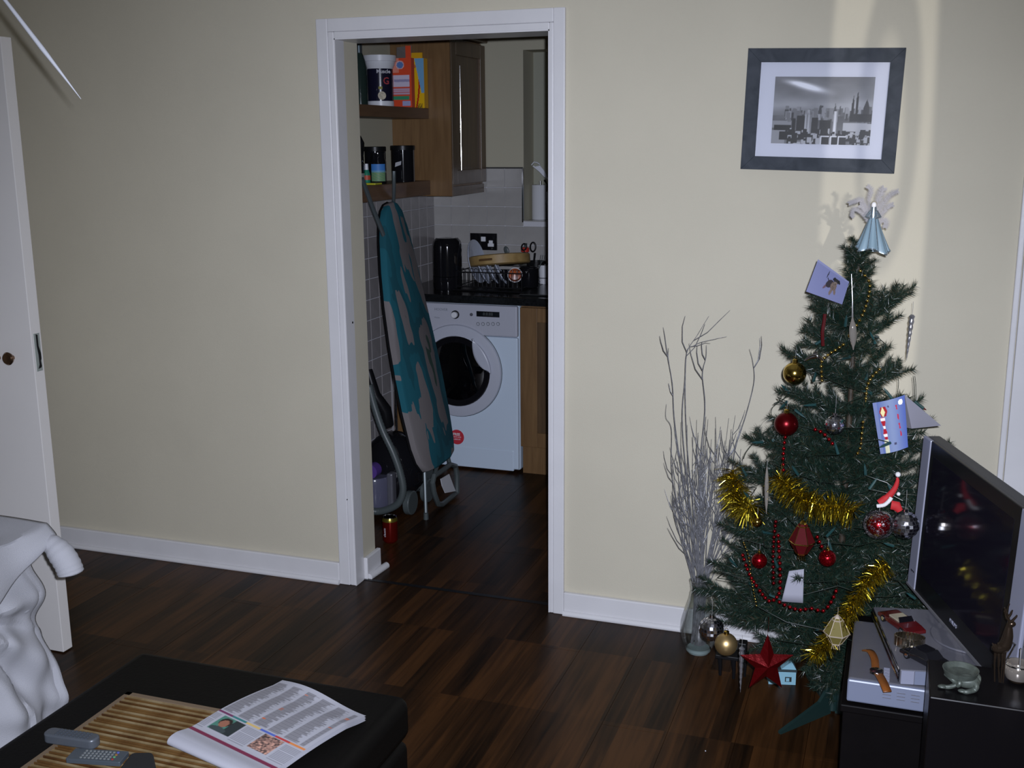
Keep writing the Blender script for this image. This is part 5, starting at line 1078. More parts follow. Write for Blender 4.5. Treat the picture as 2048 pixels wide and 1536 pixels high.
garland('bead_garland', 'red bead string under the white card', G((1.64, -0.745, 0.472), (1.659, -0.751, 0.467), (1.692, -0.762, 0.465), (1.723, -0.762, 0.473), (1.752, -0.765, 0.472), (1.771, -0.756, 0.498), (1.782, -0.753, 0.533)), REDG, 0.005, group='red bead strings', pitch=2.6)
garland('bead_garland', 'short red bead string beside the deep mirror ball', G((1.70, -0.632, 0.914), (1.717, -0.636, 0.909), (1.731, -0.642, 0.899), (1.748, -0.653, 0.883)), REDG, 0.005, group='red bead strings', pitch=2.8)
garland('bead_garland', 'red bead string beside the dark red lantern', G((1.725, -0.727, 0.655), (1.739, -0.732, 0.63), (1.753, -0.737, 0.61)), REDG, 0.005, group='red bead strings', pitch=2.3)
garland('bead_garland', 'red bead string running up behind the looping one', G((1.618, -0.69, 0.50), (1.612, -0.67, 0.56), (1.610, -0.65, 0.62), (1.612, -0.64, 0.66)), REDM, 0.005, group='red bead strings', pitch=2.2)
# tinsel
TIN = mat('gold_tinsel', (0.50, 0.40, 0.04), 0.24, metal=1.0)
def tinsel(lb, px, seed, dens=4600, ln0=0.052, up=0.0):
    P = smoothp([Vector(p) for p in px], 8); rgt = random.Random(seed); c = thing('tinsel_garland', lb, 'tinsel', P[0], group='gold tinsel bunches'); b = MB(); b.tube(P, 0.0012, 5)
    for i in range(len(P)-1):
        sg = P[i+1]-P[i]; t = sg.normalized(); u = t.orthogonal().normalized(); w_ = t.cross(u)
        for q in range(int(sg.length*dens)+1):
            a = rgt.random()*2*PI; o_ = P[i]+sg*rgt.random(); d_ = (u*math.cos(a)+w_*math.sin(a)+t*(rgt.random()-0.5)*0.7-Z*0.35).normalized(); ln = ln0*(0.6+0.5*rgt.random()); m_ = o_+d_*ln*0.55; e_ = o_+d_*ln+Vector((0, 0, -0.006)); sd = d_.cross(Vector((rgt.random()-0.5, rgt.random()-0.5, rgt.random()-0.5))).normalized()*0.0009
            b.add([o_-sd, o_+sd, m_+sd, m_-sd, e_+sd*0.7, e_-sd*0.7], [(0, 1, 2, 3), (3, 2, 4, 5)])
    o = b.build('tinsel_strands', TIN, c, smooth=False); o['kind'] = 'stuff'
tinsel('bunch of gold tinsel at left, nearest the silver twigs', [(1.470, -0.49, 0.735), (1.478, -0.53, 0.70), (1.505, -0.59, 0.675), (1.530, -0.63, 0.67), (1.545, -0.65, 0.69)], 1)
tinsel('gold tinsel sweeping across the middle of the tree', [(1.610, -0.66, 0.775), (1.640, -0.69, 0.77), (1.672, -0.715, 0.745), (1.724, -0.73, 0.735), (1.774, -0.735, 0.74), (1.81, -0.73, 0.725)], 2, dens=4300, ln0=0.046)
tinsel('gold tinsel running down the lower right of the tree behind the gold lantern', [(1.899, -0.735, 0.60), (1.864, -0.753, 0.57), (1.837, -0.769, 0.525), (1.816, -0.78, 0.479), (1.785, -0.79, 0.43), (1.765, -0.79, 0.39), (1.75, -0.79, 0.365), (1.735, -0.78, 0.345)], 3, dens=4000, ln0=0.036)
# fairy lights
fy = thing('fairy_lights', 'dark string of unlit fairy lights wound round the tree', 'fairy lights', (AX.x, AX.y, 0.5)); BG = mat('light_holder_green', (0.015, 0.05, 0.05), 0.3); CABG = mat('dark_green_cable', (0.01, 0.018, 0.012), 0.4)
rgl = random.Random(31); P = []
for k in range(150):
    t = k/149; z = 0.36+0.82*t; rr = rz_(z)*(0.93+0.10*math.sin(k*2.3)); a = -PI/2-0.4+math.sin(k*0.28)*1.0; P.append(Vector((AX.x+rr*math.cos(a), AX.y+rr*math.sin(a), z+0.02*math.sin(k*1.1))))
b = MB(); b.tube(P, 0.0013, 5); b.build('cable', CABG, fy); bl0 = None
for k in range(4, 148, 3):
    d_ = Vector((rgl.random()-0.5, rgl.random()-0.5, rgl.random()-0.3)).normalized(); b = MB(); b.tube([P[k], P[k]+d_*0.024, P[k]+d_*0.036], [0.0042, 0.0036, 0.0008], 7); b.build('bulb_holder', BG, fy)
wl = thing('fairy_light_bulb', 'single light with red tip hanging at the right end of a cable loop', 'light', K2(1845, 805, -0.45))
b = MB(); b.tube([K2(1829, 803, -0.45), K2(1847, 817, -0.45)], 0.0045, 8); b.build('bulb_holder', BG, wl); b = MB(); b.tube([K2(1847, 817, -0.45), K2(1853, 820, -0.45)], [0.003, 0.0006], 7); b.build('red_tip', REDG, wl)
for dx in (0, 3.5):
    b = MB(); b.tube(smoothp([K2(1826+dx, 752, -0.45), K2(1828+dx, 770, -0.45), K2(1829+dx, 803, -0.45)], 5), 0.0008, 5); b.build('cable_loop', CABG, fy)
for pts, r_ in ((((1793, 745, -0.45), (1797, 765, -0.45), (1794, 792, -0.45)), 0.0009), (((1540, 858, -0.5), (1520, 872, -0.5), (1505, 888, -0.5), (1492, 905, -0.5), (1487, 918, -0.5)), 0.0012), (((1572, 770, -0.52), (1560, 800, -0.5), (1545, 815, -0.5), (1542, 830, -0.5)), 0.0009), (((1625, 740, -0.55), (1640, 748, -0.57), (1665, 762, -0.6), (1700, 775, -0.6), (1735, 787, -0.6)), 0.0012)):
    b = MB(); b.tube(smoothp([K2(*q) for q in pts], 5), r_, 5); b.build('cable_loop', CABG, fy)
# cards
def cardquad(name, lb, P, m, th=0.001, colf=None, nu=40, nv=30, curve=0.0, cat='card'):
    P = [Vector(p) for p in P]; c = thing(name, lb, cat, (P[0]+P[2])/2)
    nrm = (P[1]-P[0]).cross(P[3]-P[0]).normalized()
    if nrm.dot(FW) > 0: nrm = -nrm
    f = lambda s, t, o=0: P[0]*(1-s)*(1-t)+P[1]*s*(1-t)+P[2]*s*t+P[3]*(1-s)*t+nrm*(curve*math.sin(PI*s)+o)
    b = MB(); b.grid(f, 12, 4); b.build('card_sheet', m, c, solid=th)
    if colf: b = MB(); b.grid(lambda s, t: f(s, t, th), nu, nv, colf=colf); b.build('printed_front', GLOSSPRINT, c)
    return c, f
def dogcol(s, t):   # t 0 = top
    base = srgb(112, 116, 153) if t > 0.06 else srgb(128, 131, 165)
    def el(cx, cy, a, b_, th=0):
        dx, dy = s-cx, (t-cy)*0.78; c_, s_ = math.cos(th), math.sin(th); return ((dx*c_+dy*s_)/a)**2+((-dx*s_+dy*c_)/b_)**2 < 1
    if el(0.40, 0.22, 0.012, 0.11, 0.15) or el(0.445, 0.36, 0.012, 0.05, -0.7): return srgb(22, 22, 34)          # raised tail
    if el(0.60, 0.24, 0.030, 0.055, 0.5) or el(0.745, 0.26, 0.030, 0.06, -0.4): return srgb(20, 20, 22)            # ears
    if el(0.665, 0.36, 0.050, 0.042): return srgb(112, 98, 88) if not el(0.665, 0.385, 0.014, 0.012) else srgb(15, 15, 15)
    if el(0.67, 0.28, 0.075, 0.07): return srgb(32, 30, 32)                                                       # head
    if el(0.635, 0.50, 0.085, 0.12, 0.1): return srgb(118, 100, 88) if (math.sin(s*160)*math.sin(t*120) > -0.2) else srgb(50, 44, 42)
    if el(0.52, 0.47, 0.085, 0.13, 0.55): return srgb(36, 30, 38)                                                 # back
    if el(0.43, 0.60, 0.028, 0.11, 0.5): return srgb(92, 68, 80)
    if el(0.60, 0.72, 0.034, 0.10, 0.1) or el(0.70, 0.66, 0.034, 0.09, -0.25): return srgb(108, 92, 84)
    return base
Yc = -0.52
TLc, TRc, BRc, BLc = K2(1636, 519, Yc+0.03), K2(1698, 564, Yc+0.03), K2(1684, 609, Yc), K2(1612, 583, Yc)
cardquad('photo_card', 'lilac card with picture of a dog, propped in the upper left branches', [TLc, TRc, BRc, BLc], mat('lilac_card', (0.20, 0.20, 0.38), 0.5), 0.003, dogcol, 90, 70)
def santacol(s, t):
    sky_ = srgb(78+38*math.sin(PI*s), 96+34*math.sin(PI*s), 165)
    if s < 0.12: return srgb(118, 130, 172)
    if 0.17 < s < 0.42 and 0.10 < t < 0.30 and abs(s-0.3)*0.8+abs(t-0.2)*0.55 < 0.11: return srgb(225, 215, 160) if abs(s-0.28)+abs(t-0.21)*0.7 < 0.075 else srgb(150, 25, 35)
    if 0.14 < s < 0.34 and 0.30 < t < 0.74 and abs(s-0.21-0.12*t) < 0.055+0.02*math.sin(t*22): return srgb(235, 225, 225) if int(t*19) % 3 == 0 else srgb(165, 30, 45)
    if 0.16 < s < 0.36 and t > 0.74 and abs(s-0.28) < 0.07: return srgb(200, 200, 170)
    if (s-0.86)**2*0.6+(t-0.10)**2 < 0.003: return srgb(245, 245, 255)
    if abs(s-(0.70+0.14*t)) < 0.022 and (0.13 < t < 0.22 or 0.30 < t < 0.42 or 0.48 < t < 0.60 or 0.64 < t < 0.74): return srgb(170, 45, 70)
    if (abs(s-0.58) < 0.04 and abs(t-0.85) < 0.025) or (s-0.47)**2+(t-0.12)**2 < 0.0005: return srgb(60, 60, 90)
    return sky_
Yb = -0.60
cd_, f_ = cardquad('christmas_card', 'blue Christmas card with red lettering, hanging open on the right of tree', [K2(1745, 806, Yb), K2(1809, 790, Yb), K2(1816, 894, Yb), K2(1761, 908, Yb)], mat('card_blue', (0.18, 0.25, 0.6), 0.4), 0.001, santacol, 60, 90, curve=0.012)
P = [K2(1809, 789, Yb+0.002), K2(1882, 851, Yb+0.10), K2(1823, 857, Yb+0.10), K2(1812, 855, Yb+0.01)]
b = MB(); b.add(P, [(0, 1, 2, 3)]); b.build('inside_page', mat('card_inside', (0.30, 0.30, 0.36), 0.6), cd_, smooth=False, solid=0.0012)
cardquad('white_card', 'plain white card among the lower branches', [K2(1578, 1142, -0.745), K2(1608, 1138, -0.745), K2(1606, 1206, -0.75), K2(1563, 1203, -0.75)], mat('white_card_stock', (0.30, 0.30, 0.35), 0.6), 0.001)

# ---------------- vase with silver twigs
VX, VY = 1.311, -0.150
p_ = at(1397, 1283, 'y', VY); VX = p_.x
vs = thing('glass_vase', 'clear glass vase on the floor holding silver twigs', 'vase', (VX, VY, 0))
prof = [(0.0, 0.004), (0.034, 0.0), (0.041, 0.006), (0.055, 0.04), (0.0605, 0.075), (0.058, 0.11), (0.048, 0.15), (0.037, 0.185), (0.031, 0.215), (0.0315, 0.232), (0.036, 0.25)]
b = MB(); b.lathe(prof, (VX, VY, 0), 40); b.lathe([(r_*0.93, z+0.008 if z < 0.02 else z) for r_, z in prof[1:]], (VX, VY, 0), 40); b.build('glass_body', GLASS, vs)
b = MB(); b.lathe([(0, 0.0), (0.036, 0.0), (0.040, 0.006), (0.036, 0.016), (0, 0.018)], (VX, VY, 0.0), 40); b.build('thick_base', mat('thick_glass', (0.30, 0.38, 0.38), 0.08), vs)
b = MB(); b.tube([Vector((VX+0.034*math.cos(a), VY+0.034*math.sin(a), 0.25)) for a in np.linspace(0, 2*PI, 30)[:-1]], 0.0018, 6, closed=True); b.build('rim', GLASS, vs)
TW = mat('silver_twig', (0.33, 0.33, 0.35), 0.45, metal=0.4, noise=0.4, nscale=60, bump=0.6, bscale=300); rgw = random.Random(8)
def twig(P, r0, side=3, lb='silver painted twig standing in the glass vase'):
    P = smoothp(P, 6); m_ = len(P); b = MB(); b.tube(P, [r0*(1-0.78*i/(m_-1)) for i in range(m_)], 5)
    for q in range(side):
        k = int(m_*(0.45+0.45*rgw.random())); k = min(k, m_-3); t = (P[k+1]-P[k]).normalized(); sd = Vector((rgw.random()-0.5, (rgw.random()-0.5)*0.5, 0)).normalized(); ln = 0.04+0.09*rgw.random()
        Q = [P[k], P[k]+(t*0.7+sd*0.5)*ln*0.4, P[k]+(t*0.85+sd*0.42)*ln*0.75+Z*0.005, P[k]+(t*0.95+sd*0.35)*ln]; b.tube(Q, [r0*0.55, r0*0.5, r0*0.4, r0*0.2], 4)
    tag(b.build('silver_twig', TW, None), lb, 'twig', 'silver twigs in the glass vase')
for k in range(56):
    a = rgw.random()*2*PI; rb_ = 0.018*math.sqrt(rgw.random()); sx = (rgw.random()-0.5)
    tx = VX+0.012+sx*0.25; ty = VY+0.02+(rgw.random()-0.5)*0.12; tz = 0.50+0.38*rgw.random()*(1-abs(sx)*0.6)
    bx, by = VX+0.024*math.cos(a), VY+0.024*math.sin(a)
    nx, ny = VX+(tx-VX)*0.10+0.012*math.cos(a+1), VY+(ty-VY)*0.1+0.012*math.sin(a+1)
    w1 = Vector((tx*0.55+nx*0.45+(rgw.random()-0.5)*0.02, ty*0.5+ny*0.5, 0.24+(tz-0.24)*0.4)); w2 = Vector((tx*0.9+nx*0.1+(rgw.random()-0.5)*0.02, ty*0.9+ny*0.1, 0.24+(tz-0.24)*0.72))
    twig([Vector((bx, by, 0.03)), Vector((nx, ny, 0.22)), w1, w2, Vector((tx, ty, tz))], 0.0018+0.0006*rgw.random(), 4)
base = [Vector((VX, VY, 0.04)), Vector((VX+0.005, VY, 0.22))]
YT = VY-0.02
twig(base+[K2(1455, 1000, YT), K2(1470, 900, YT), K2(1492, 830, YT), K2(1508, 765, YT), K2(1506, 725, YT), K2(1499, 698, YT)], 0.0024, 2, 'silver twig curving out furthest right, above the tinsel')
twig(base+[K2(1385, 1050, YT), K2(1365, 860, YT), K2(1370, 760, YT), K2(1374, 705, YT), K2(1395, 670, YT), K2(1418, 632, YT)], 0.0023, 3, 'tallest silver twig with the forked top')
twig(base+[K2(1375, 900, YT), K2(1372, 720, YT), K2(1390, 690, YT), K2(1430, 678, YT), K2(1454, 673, YT)], 0.0019, 1, 'silver twig whose tip bends right, next to the tallest')
twig(base+[K2(1365, 1050, YT), K2(1344, 950, YT), K2(1343, 860, YT), K2(1332, 835, YT), K2(1333, 808, YT)], 0.002, 2, 'silver twig standing furthest left in vase')
twig(base+[K2(1372, 1000, YT), K2(1350, 850, YT), K2(1345, 770, YT), K2(1337, 720, YT), K2(1337, 696, YT)], 0.0026, 3)
twig(base+[K2(1400, 950, YT), K2(1410, 820, YT), K2(1405, 750, YT), K2(1412, 715, YT), K2(1413, 690, YT)], 0.0026, 3)

# ---------------- on the floor under the tree
hb = thing('paper_house', 'small pale blue house-shaped box on the floor behind the red star', 'box', (1.625, -0.30, 0))
BLU = mat('pale_blue_card', (0.25, 0.48, 0.58), 0.6); A2 = at(1537, 1368, 'z', 0); B2 = at(1591, 1370, 'z', 0); hx = (B2-A2); hx.z = 0; hl = hx.length; hx.normalize(); hy = Vector((-hx.y, hx.x, 0))
b = MB(); b.prism([(0, 0), (hl, 0), (hl, 0.042), (0, 0.042)], A2, hx, Z, -0.05); b.build('walls', BLU, hb, smooth=False)
b = MB(); b.prism([(-0.003, 0.043), (hl+0.003, 0.043), (hl+0.001, 0.051), (-0.001, 0.051)], A2-hy*0.002, hx, Z, -0.054); b.build('dark_band', mat('band_slate', (0.03, 0.05, 0.055), 0.6), hb, smooth=False)
b = MB(); b.prism([(hl*0.45, 0.051), (hl, 0.051), (hl*0.82, 0.078)], A2, hx, Z, -0.05); b.build('gable', BLU, hb, smooth=False)
q = A2+hx*(hl*0.72)+Z*0.018; b = MB(); b.prism([(-0.010, -0.008), (0.010, -0.008), (0.010, 0.008), (-0.010, 0.008)], q-hy*0.0002, hx, Z, 0.0006); dw = b.build('window_print', mat('window_print_dark', (0.02, 0.03, 0.03), 0.6), hb, smooth=False)
b = MB(); b.prism([(-0.007, -0.006), (0.003, -0.006), (0.003, 0.005), (-0.007, 0.005)], q-hy*0.001, hx, Z, 0.0006); b.build('window_light', BLU, dw, smooth=False)
sd_ = thing('black_stand', 'black legged stand on the floor behind the matte gold bauble', 'stand', (1.46, -0.30, 0))
b = MB()
for (px, py) in ((1440, 1350), (1467, 1357)):
    p = at(px, py, 'z', 0); b = MB(); b.tube([p, p+Vector((0.0, 0, 0.03)), p+Vector((-0.004, 0.0, 0.075))], [0.005, 0.006, 0.009], 8); b.build('leg', BLACKP, sd_)
p = at(1500, 1362, 'z', 0); p2 = at(1440, 1350, 'z', 0); b = MB(); b.box((p2.x-0.012, -0.33, 0.072), (p.x-0.01, -0.27, 0.084)); b.build('top', BLACKP, sd_, smooth=False, bevel=0.002)
b = MB(); b.box((p.x-0.040, -0.318, 0.084), (p.x-0.014, -0.285, 0.128)); b.build('upright', BLACKP, sd_, smooth=False, bevel=0.003); b = MB(); b.tube([(p.x-0.02, -0.28, 0), (p.x-0.02, -0.28, 0.072)], [0.004, 0.007], 8); b.build('leg', BLACKP, sd_)
b = MB(); p = at(1411, 1504, 'z', 0.0); b.sph(p+Z*0.003, 0.0028, 8, 6); tag(b.build('sequin', GLIT_S, None), 'tiny bright sequin on the bare floor', 'sequin')

# ================================================================ TV CORNER
cb = thing('tv_cabinet', 'black brown low cabinet carrying the television and silver player', 'cabinet', (2.2, -0.95, 0))
b = MB(); b.box((1.822, -1.12, 0.0), (2.62, -0.62, 0.378)); b.build('carcass', CABB, cb, smooth=False, bevel=0.002)
b = MB(); b.box((1.816, -1.128, 0.379), (2.63, -0.61, 0.398)); b.build('top', CABB, cb, smooth=False, bevel=0.003)
pa = thing('silver_player', 'wide silver player box with leather strap watch on it', 'player', (2.03, -0.95, 0.4))
b = MB(); b.box((1.829, -1.112, 0.402), (2.26, -0.785, 0.458)); b.build('case', SILV, pa, smooth=False, bevel=0.006, seg=3)
b = MB(); b.box((1.8285, -1.1195, 0.4035), (2.26, -1.109, 0.4575)); fp = b.build('front_panel', mat('front_silver', (0.17, 0.19, 0.26), 0.35, metal=0.1), pa, smooth=False, bevel=0.004)
for k in range(3):
    for j in range(3): b = MB(); b.box((1.905+k*0.030, -1.1205, 0.441-j*0.008), (1.923+k*0.030, -1.1193, 0.4425-j*0.008)); b.build('front_slot', SILV, fp, smooth=False)
b = MB()
for k in range(12): b.box((1.905, -1.105+k*0.006, 0.4578), (1.918, -1.102+k*0.006, 0.4586))
b.build('pale_bars', SILVTV, pa, smooth=False)  # short row of thin pale bars on the player's top
bx_ = thing('silver_receiver', 'narrower silver box on top of the player, toy cars on it', 'receiver', (2.02, -0.94, 0.459))
bl_, fl_ = Vector((1.872, -0.770, 0)), Vector((1.939, -1.108, 0)); dv = (fl_-bl_).normalized(); nv = Vector((-dv.y, dv.x, 0)); nv = nv if nv.x > 0 else -nv; ll = (fl_-bl_).length
b = MB(); b.prism([(0, 0), (ll, 0), (ll, 0.215), (0, 0.215)], bl_+Z*0.459, dv, nv, 0.034 if dv.cross(nv).z > 0 else -0.034); b.build('case', SILV, bx_, smooth=False, bevel=0.003)
b = MB(); b.prism([(0.004, 0.002), (ll-0.006, 0.002), (ll-0.006, 0.031), (0.004, 0.031)], bl_+Z*0.459, dv, Z, 0.002 if dv.cross(Z).dot(nv) < 0 else -0.002); b.build('dark_side', BLACKG, bx_, smooth=False)
for zz in (0.468, 0.484): b = MB(); b.tube([bl_+dv*0.004+Z*zz-nv*0.003, bl_+dv*(ll-0.006)+Z*zz-nv*0.003], 0.0013, 6); b.build('side_rail', CHROME, bx_)
b = MB(); q = fl_+dv*0.0006; b.prism([(0.002, 0.001), (0.030, 0.001), (0.030, 0.033), (0.002, 0.033)], q+Z*0.459, nv, Z, 0.002 if nv.cross(Z).dot(dv) > 0 else -0.002); b.build('front_badge', SILVTV, bx_, smooth=False)
b = MB(); b.prism([(0.031, 0.001), (0.21, 0.001), (0.21, 0.033), (0.031, 0.033)], q+Z*0.459, nv, Z, 0.002 if nv.cross(Z).dot(dv) > 0 else -0.002); b.build('front_panel', MATS['front_silver'], bx_, smooth=False)
# television
TVB = at(1817, 1165, 'y', -0.60); TVT = at(1850, 871, 'y', -0.60); td = Vector((0.32, -0.947, 0)).normalized(); tn = Vector((td.y, -td.x, 0)); tn = tn if tn.x < 0 else -tn   # front normal
TW_, TH_ = 0.640, TVT.z-TVB.z; tilt = (TVT-TVB); tu = Vector((tilt.x, tilt.y, tilt.z)).normalized(); TL_ = tilt.length
tv = thing('television', 'silver and black flat screen television at the right edge', 'television', TVB+td*TW_/2)
def tvbox(s0, s1, t0, t1, n0, n1): 
    b = MB(); P = [TVB+td*s+tu*t+tn*n_ for n_ in (n0, n1) for s, t in ((s0, t0), (s1, t0), (s1, t1), (s0, t1))]; b.add(P, [(0, 1, 2, 3), (7, 6, 5, 4), (4, 5, 1, 0), (5, 6, 2, 1), (6, 7, 3, 2), (7, 4, 0, 3)]); return b
tvbox(0.0, TW_, 0, TL_, -0.040, -0.004).build('back_case', mat('tv_back_grey', (0.055, 0.056, 0.06), 0.5, spec=0.3), tv, smooth=False, bevel=0.006)
tvbox(0.0, 0.052, 0, TL_, -0.006, 0.004).build('speaker_strip', SILVTV, tv, smooth=False, bevel=0.003)
tvbox(TW_-0.066, TW_, 0, TL_, -0.006, 0.004).build('speaker_strip', SILVTV, tv, smooth=False, bevel=0.003)
bz = tvbox(0.053, TW_-0.067, 0, TL_, -0.006, 0.002).build('bezel', BLACKP, tv, smooth=False, bevel=0.002)
tvbox(0.078, TW_-0.095, 0.055, TL_-0.035, 0.0005, 0.0028).build('screen', mat('tv_screen', (0.008, 0.007, 0.012), 0.10, spec=0.12), tv, smooth=False)
tvbox(0.0, TW_, -0.002, 0.003, -0.01, 0.0065).build('lower_trim', mat('tv_lower_trim', (0.12, 0.12, 0.13), 0.4), tv, smooth=False)
text('PHILIPS', 0.0135, SILVTV, bz, TVB+td*(TW_*0.485)+tu*0.026+tn*0.0030, td, tu)
text('FLAT TV', 0.006, BLACKP, bz, TVB+td*0.030+tu*0.045+tn*0.0046, td, tu)
b = MB(); cpt = TVB+td*TW_*0.5-tn*0.04; b.cyl((cpt.x, cpt.y, 0.499), (cpt.x, cpt.y, TVB.z+0.05), 0.02, n=20); b.build('neck', SILVTV, tv)
b = MB(); b.lathe([(0.0, 0.0), (0.09, 0.0), (0.09, 0.004), (0.03, 0.005)], (cpt.x, cpt.y, 0.4945), 32); b.build('foot', SILV, tv)
# black speaker box at the front right
sb = thing('black_speaker', 'black boxy subwoofer at the lower right, figurines standing on it', 'speaker', (2.2, -1.18, 0))
SX0, SY0, SY1, SZ = 1.987, -1.430, -1.262, 0.60
b = MB(); b.box((SX0, SY0, 0.0), (2.45, SY1, SZ)); b.build('cabinet', mat('subwoofer_vinyl', (0.0035, 0.003, 0.0035), 0.30, spec=0.16), sb, smooth=False, bevel=0.003)
# watch
wt_ = thing('wristwatch', 'wristwatch with orange-brown leather strap lying on the silver player', 'watch', at(1758, 1345, 'z', 0.46))
ST = mat('orange_leather', (0.18, 0.055, 0.008), 0.4, bump=0.4, bscale=300)
def strap(pts, wd, nm):
    P = smoothp([at(px, py, 'z', 0.4625+dz) for px, py, dz in pts], 5); b = MB(); b.tube(P, wd, 8, flat=1.0)
    # flatten: rebuild as ribbon
    b = MB(); m_ = len(P)
    for i in range(m_):
        t = (P[min(i+1, m_-1)]-P[max(i-1, 0)]); t.z = 0; t.normalize(); sd = Vector((-t.y, t.x, 0))*wd
        b.v += [tuple(P[i]-sd), tuple(P[i]+sd)]
    b.f = [(2*i, 2*i+1, 2*i+3, 2*i+2) for i in range(m_-1)]; b.build(nm, ST, wt_, solid=0.003)
strap(((1730, 1300, 0.004), (1741, 1303, 0.012), (1749, 1318, 0.012), (1751, 1338, 0.008)), 0.0085, 'strap')
strap(((1756, 1346, 0.008), (1763, 1358, 0.010), (1770, 1372, 0.008), (1775, 1384, 0.001)), 0.0095, 'strap')
p = at(1753, 1342, 'z', 0.472); b = MB(); b.lathe([(0.014, 0), (0.016, 0.003), (0.015, 0.008), (0.0, 0.008)], (p.x, p.y, 0.466), 28); b.build('case', CHROME, wt_); b = MB(); b.lathe([(0.013, 0), (0, 0.0005)], (p.x, p.y, 0.4743), 24); b.build('dial', BLACKG, wt_)
# toy cars
def toycar(name, lb, px, py, ang, L_, W_, H_, m, cabin, open_=False, z=0.4935):
    p = at(px, py, 'z', z+H_*0.4); c = thing(name, lb, 'toy car', M=Matrix.Translation((p.x, p.y, z)) @ Matrix.Rotation(ang, 4, 'Z')); M4 = WM[c.name]
    def T(v): return M4 @ Vector(v)
    side = [(-0.5, 0.18), (-0.5, 0.42), (-0.42, 0.50), (-0.18, 0.52), (-0.10, 0.56), (0.18, 0.58), (0.36, 0.52), (0.5, 0.42), (0.5, 0.18)]
    b = MB(); n_ = len(side); V = [T((x*L_, s*W_/2, z_*H_)) for s in (-1, 1) for x, z_ in side]; b.add(V, [tuple(range(n_)), tuple(reversed(range(n_, 2*n_)))]+[(i, n_+i, n_+(i+1) % n_, (i+1) % n_) for i in range(n_)]); b.build('body', m, c, bevel=0.002, seg=2, smooth=False)
    b = MB()
    if open_: V = [T((x*L_, s*W_*0.36, z_*H_)) for s in (-1, 1) for x, z_ in ((-0.2, 0.53), (-0.2, 0.66), (0.02, 0.64), (0.16, 0.56))]; n_ = 4
    else: V = [T((x*L_, s*W_*k_/2, z_*H_)) for s in (-1, 1) for x, z_, k_ in ((-0.28, 0.5, 0.9), (-0.20, 0.95, 0.75), (0.12, 0.97, 0.75), (0.26, 0.55, 0.9))]; n_ = 4
    b.add(V, [tuple(range(n_)), tuple(reversed(range(n_, 2*n_)))]+[(i, n_+i, n_+(i+1) % n_, (i+1) % n_) for i in range(n_)]); b.build('seats' if open_ else 'cabin', cabin, c, smooth=False, bevel=0.001)
    if open_: b = MB(); b.add([T((0.17*L_, s*W_*0.38, 0.55*H_)) for s in (-1, 1)]+[T((0.10*L_, s*W_*0.34, 0.88*H_)) for s in (1, -1)], [(0, 1, 2, 3)]); b.build('windscreen', CHROME, c, smooth=False, solid=0.0006)
    for sx_ in (-0.3, 0.31):
        for s in (-1, 1):
            b = MB(); b.cyl(T((sx_*L_, s*(W_/2-0.004), 0.24*H_)), T((sx_*L_, s*(W_/2+0.0015), 0.24*H_)), 0.24*H_, n=18); q_ = b.build('wheel', BLACKP, c); b = MB(); b.cyl(T((sx_*L_, s*(W_/2+0.0012), 0.24*H_)), T((sx_*L_, s*(W_/2+0.0022), 0.24*H_)), 0.14*H_, n=14); b.build('hubcap', CHROME, q_)
toycar('toy_car', 'dark red open-top toy car with cream seats behind the metal bracelet', 1803, 1242, -0.98, 0.125, 0.052, 0.036, mat('toy_red', (0.06, 0.004, 0.005), 0.2, coat=0.5), mat('cream_seats', (0.28, 0.25, 0.18), 0.5), True)
toycar('toy_car', 'black toy car nearest the black subwoofer', 1853, 1314, -0.78, 0.115, 0.050, 0.034, BLACKG, BLACKG)
br_ = thing('metal_bracelet', 'wide shiny metal watch bracelet lying between the two toy cars', 'bracelet', at(1822, 1278, 'z', 0.5)); cc_ = at(1819, 1283, 'z', 0.505); o0 = None
for k in range(26):
    a = 2*PI*k/26; q = Vector((cc_.x+0.033*math.cos(a), cc_.y+0.021*math.sin(a), 0.507)); tt = Vector((-0.033*math.sin(a), 0.021*math.cos(a), 0)).normalized(); M3 = Matrix((tt, tt.cross(Z)*-1, Z)).transposed(); b = MB(); b.box((-0.0033, -0.0012, -0.0125), (0.0033, 0.0012, 0.0125))
    b.v = [tuple(q+M3 @ Vector(v)) for v in b.v]; b.build('bracelet_link', mat('champagne_metal', (0.55, 0.48, 0.36), 0.2, metal=1), br_, smooth=False, bevel=0.0006, seg=1)
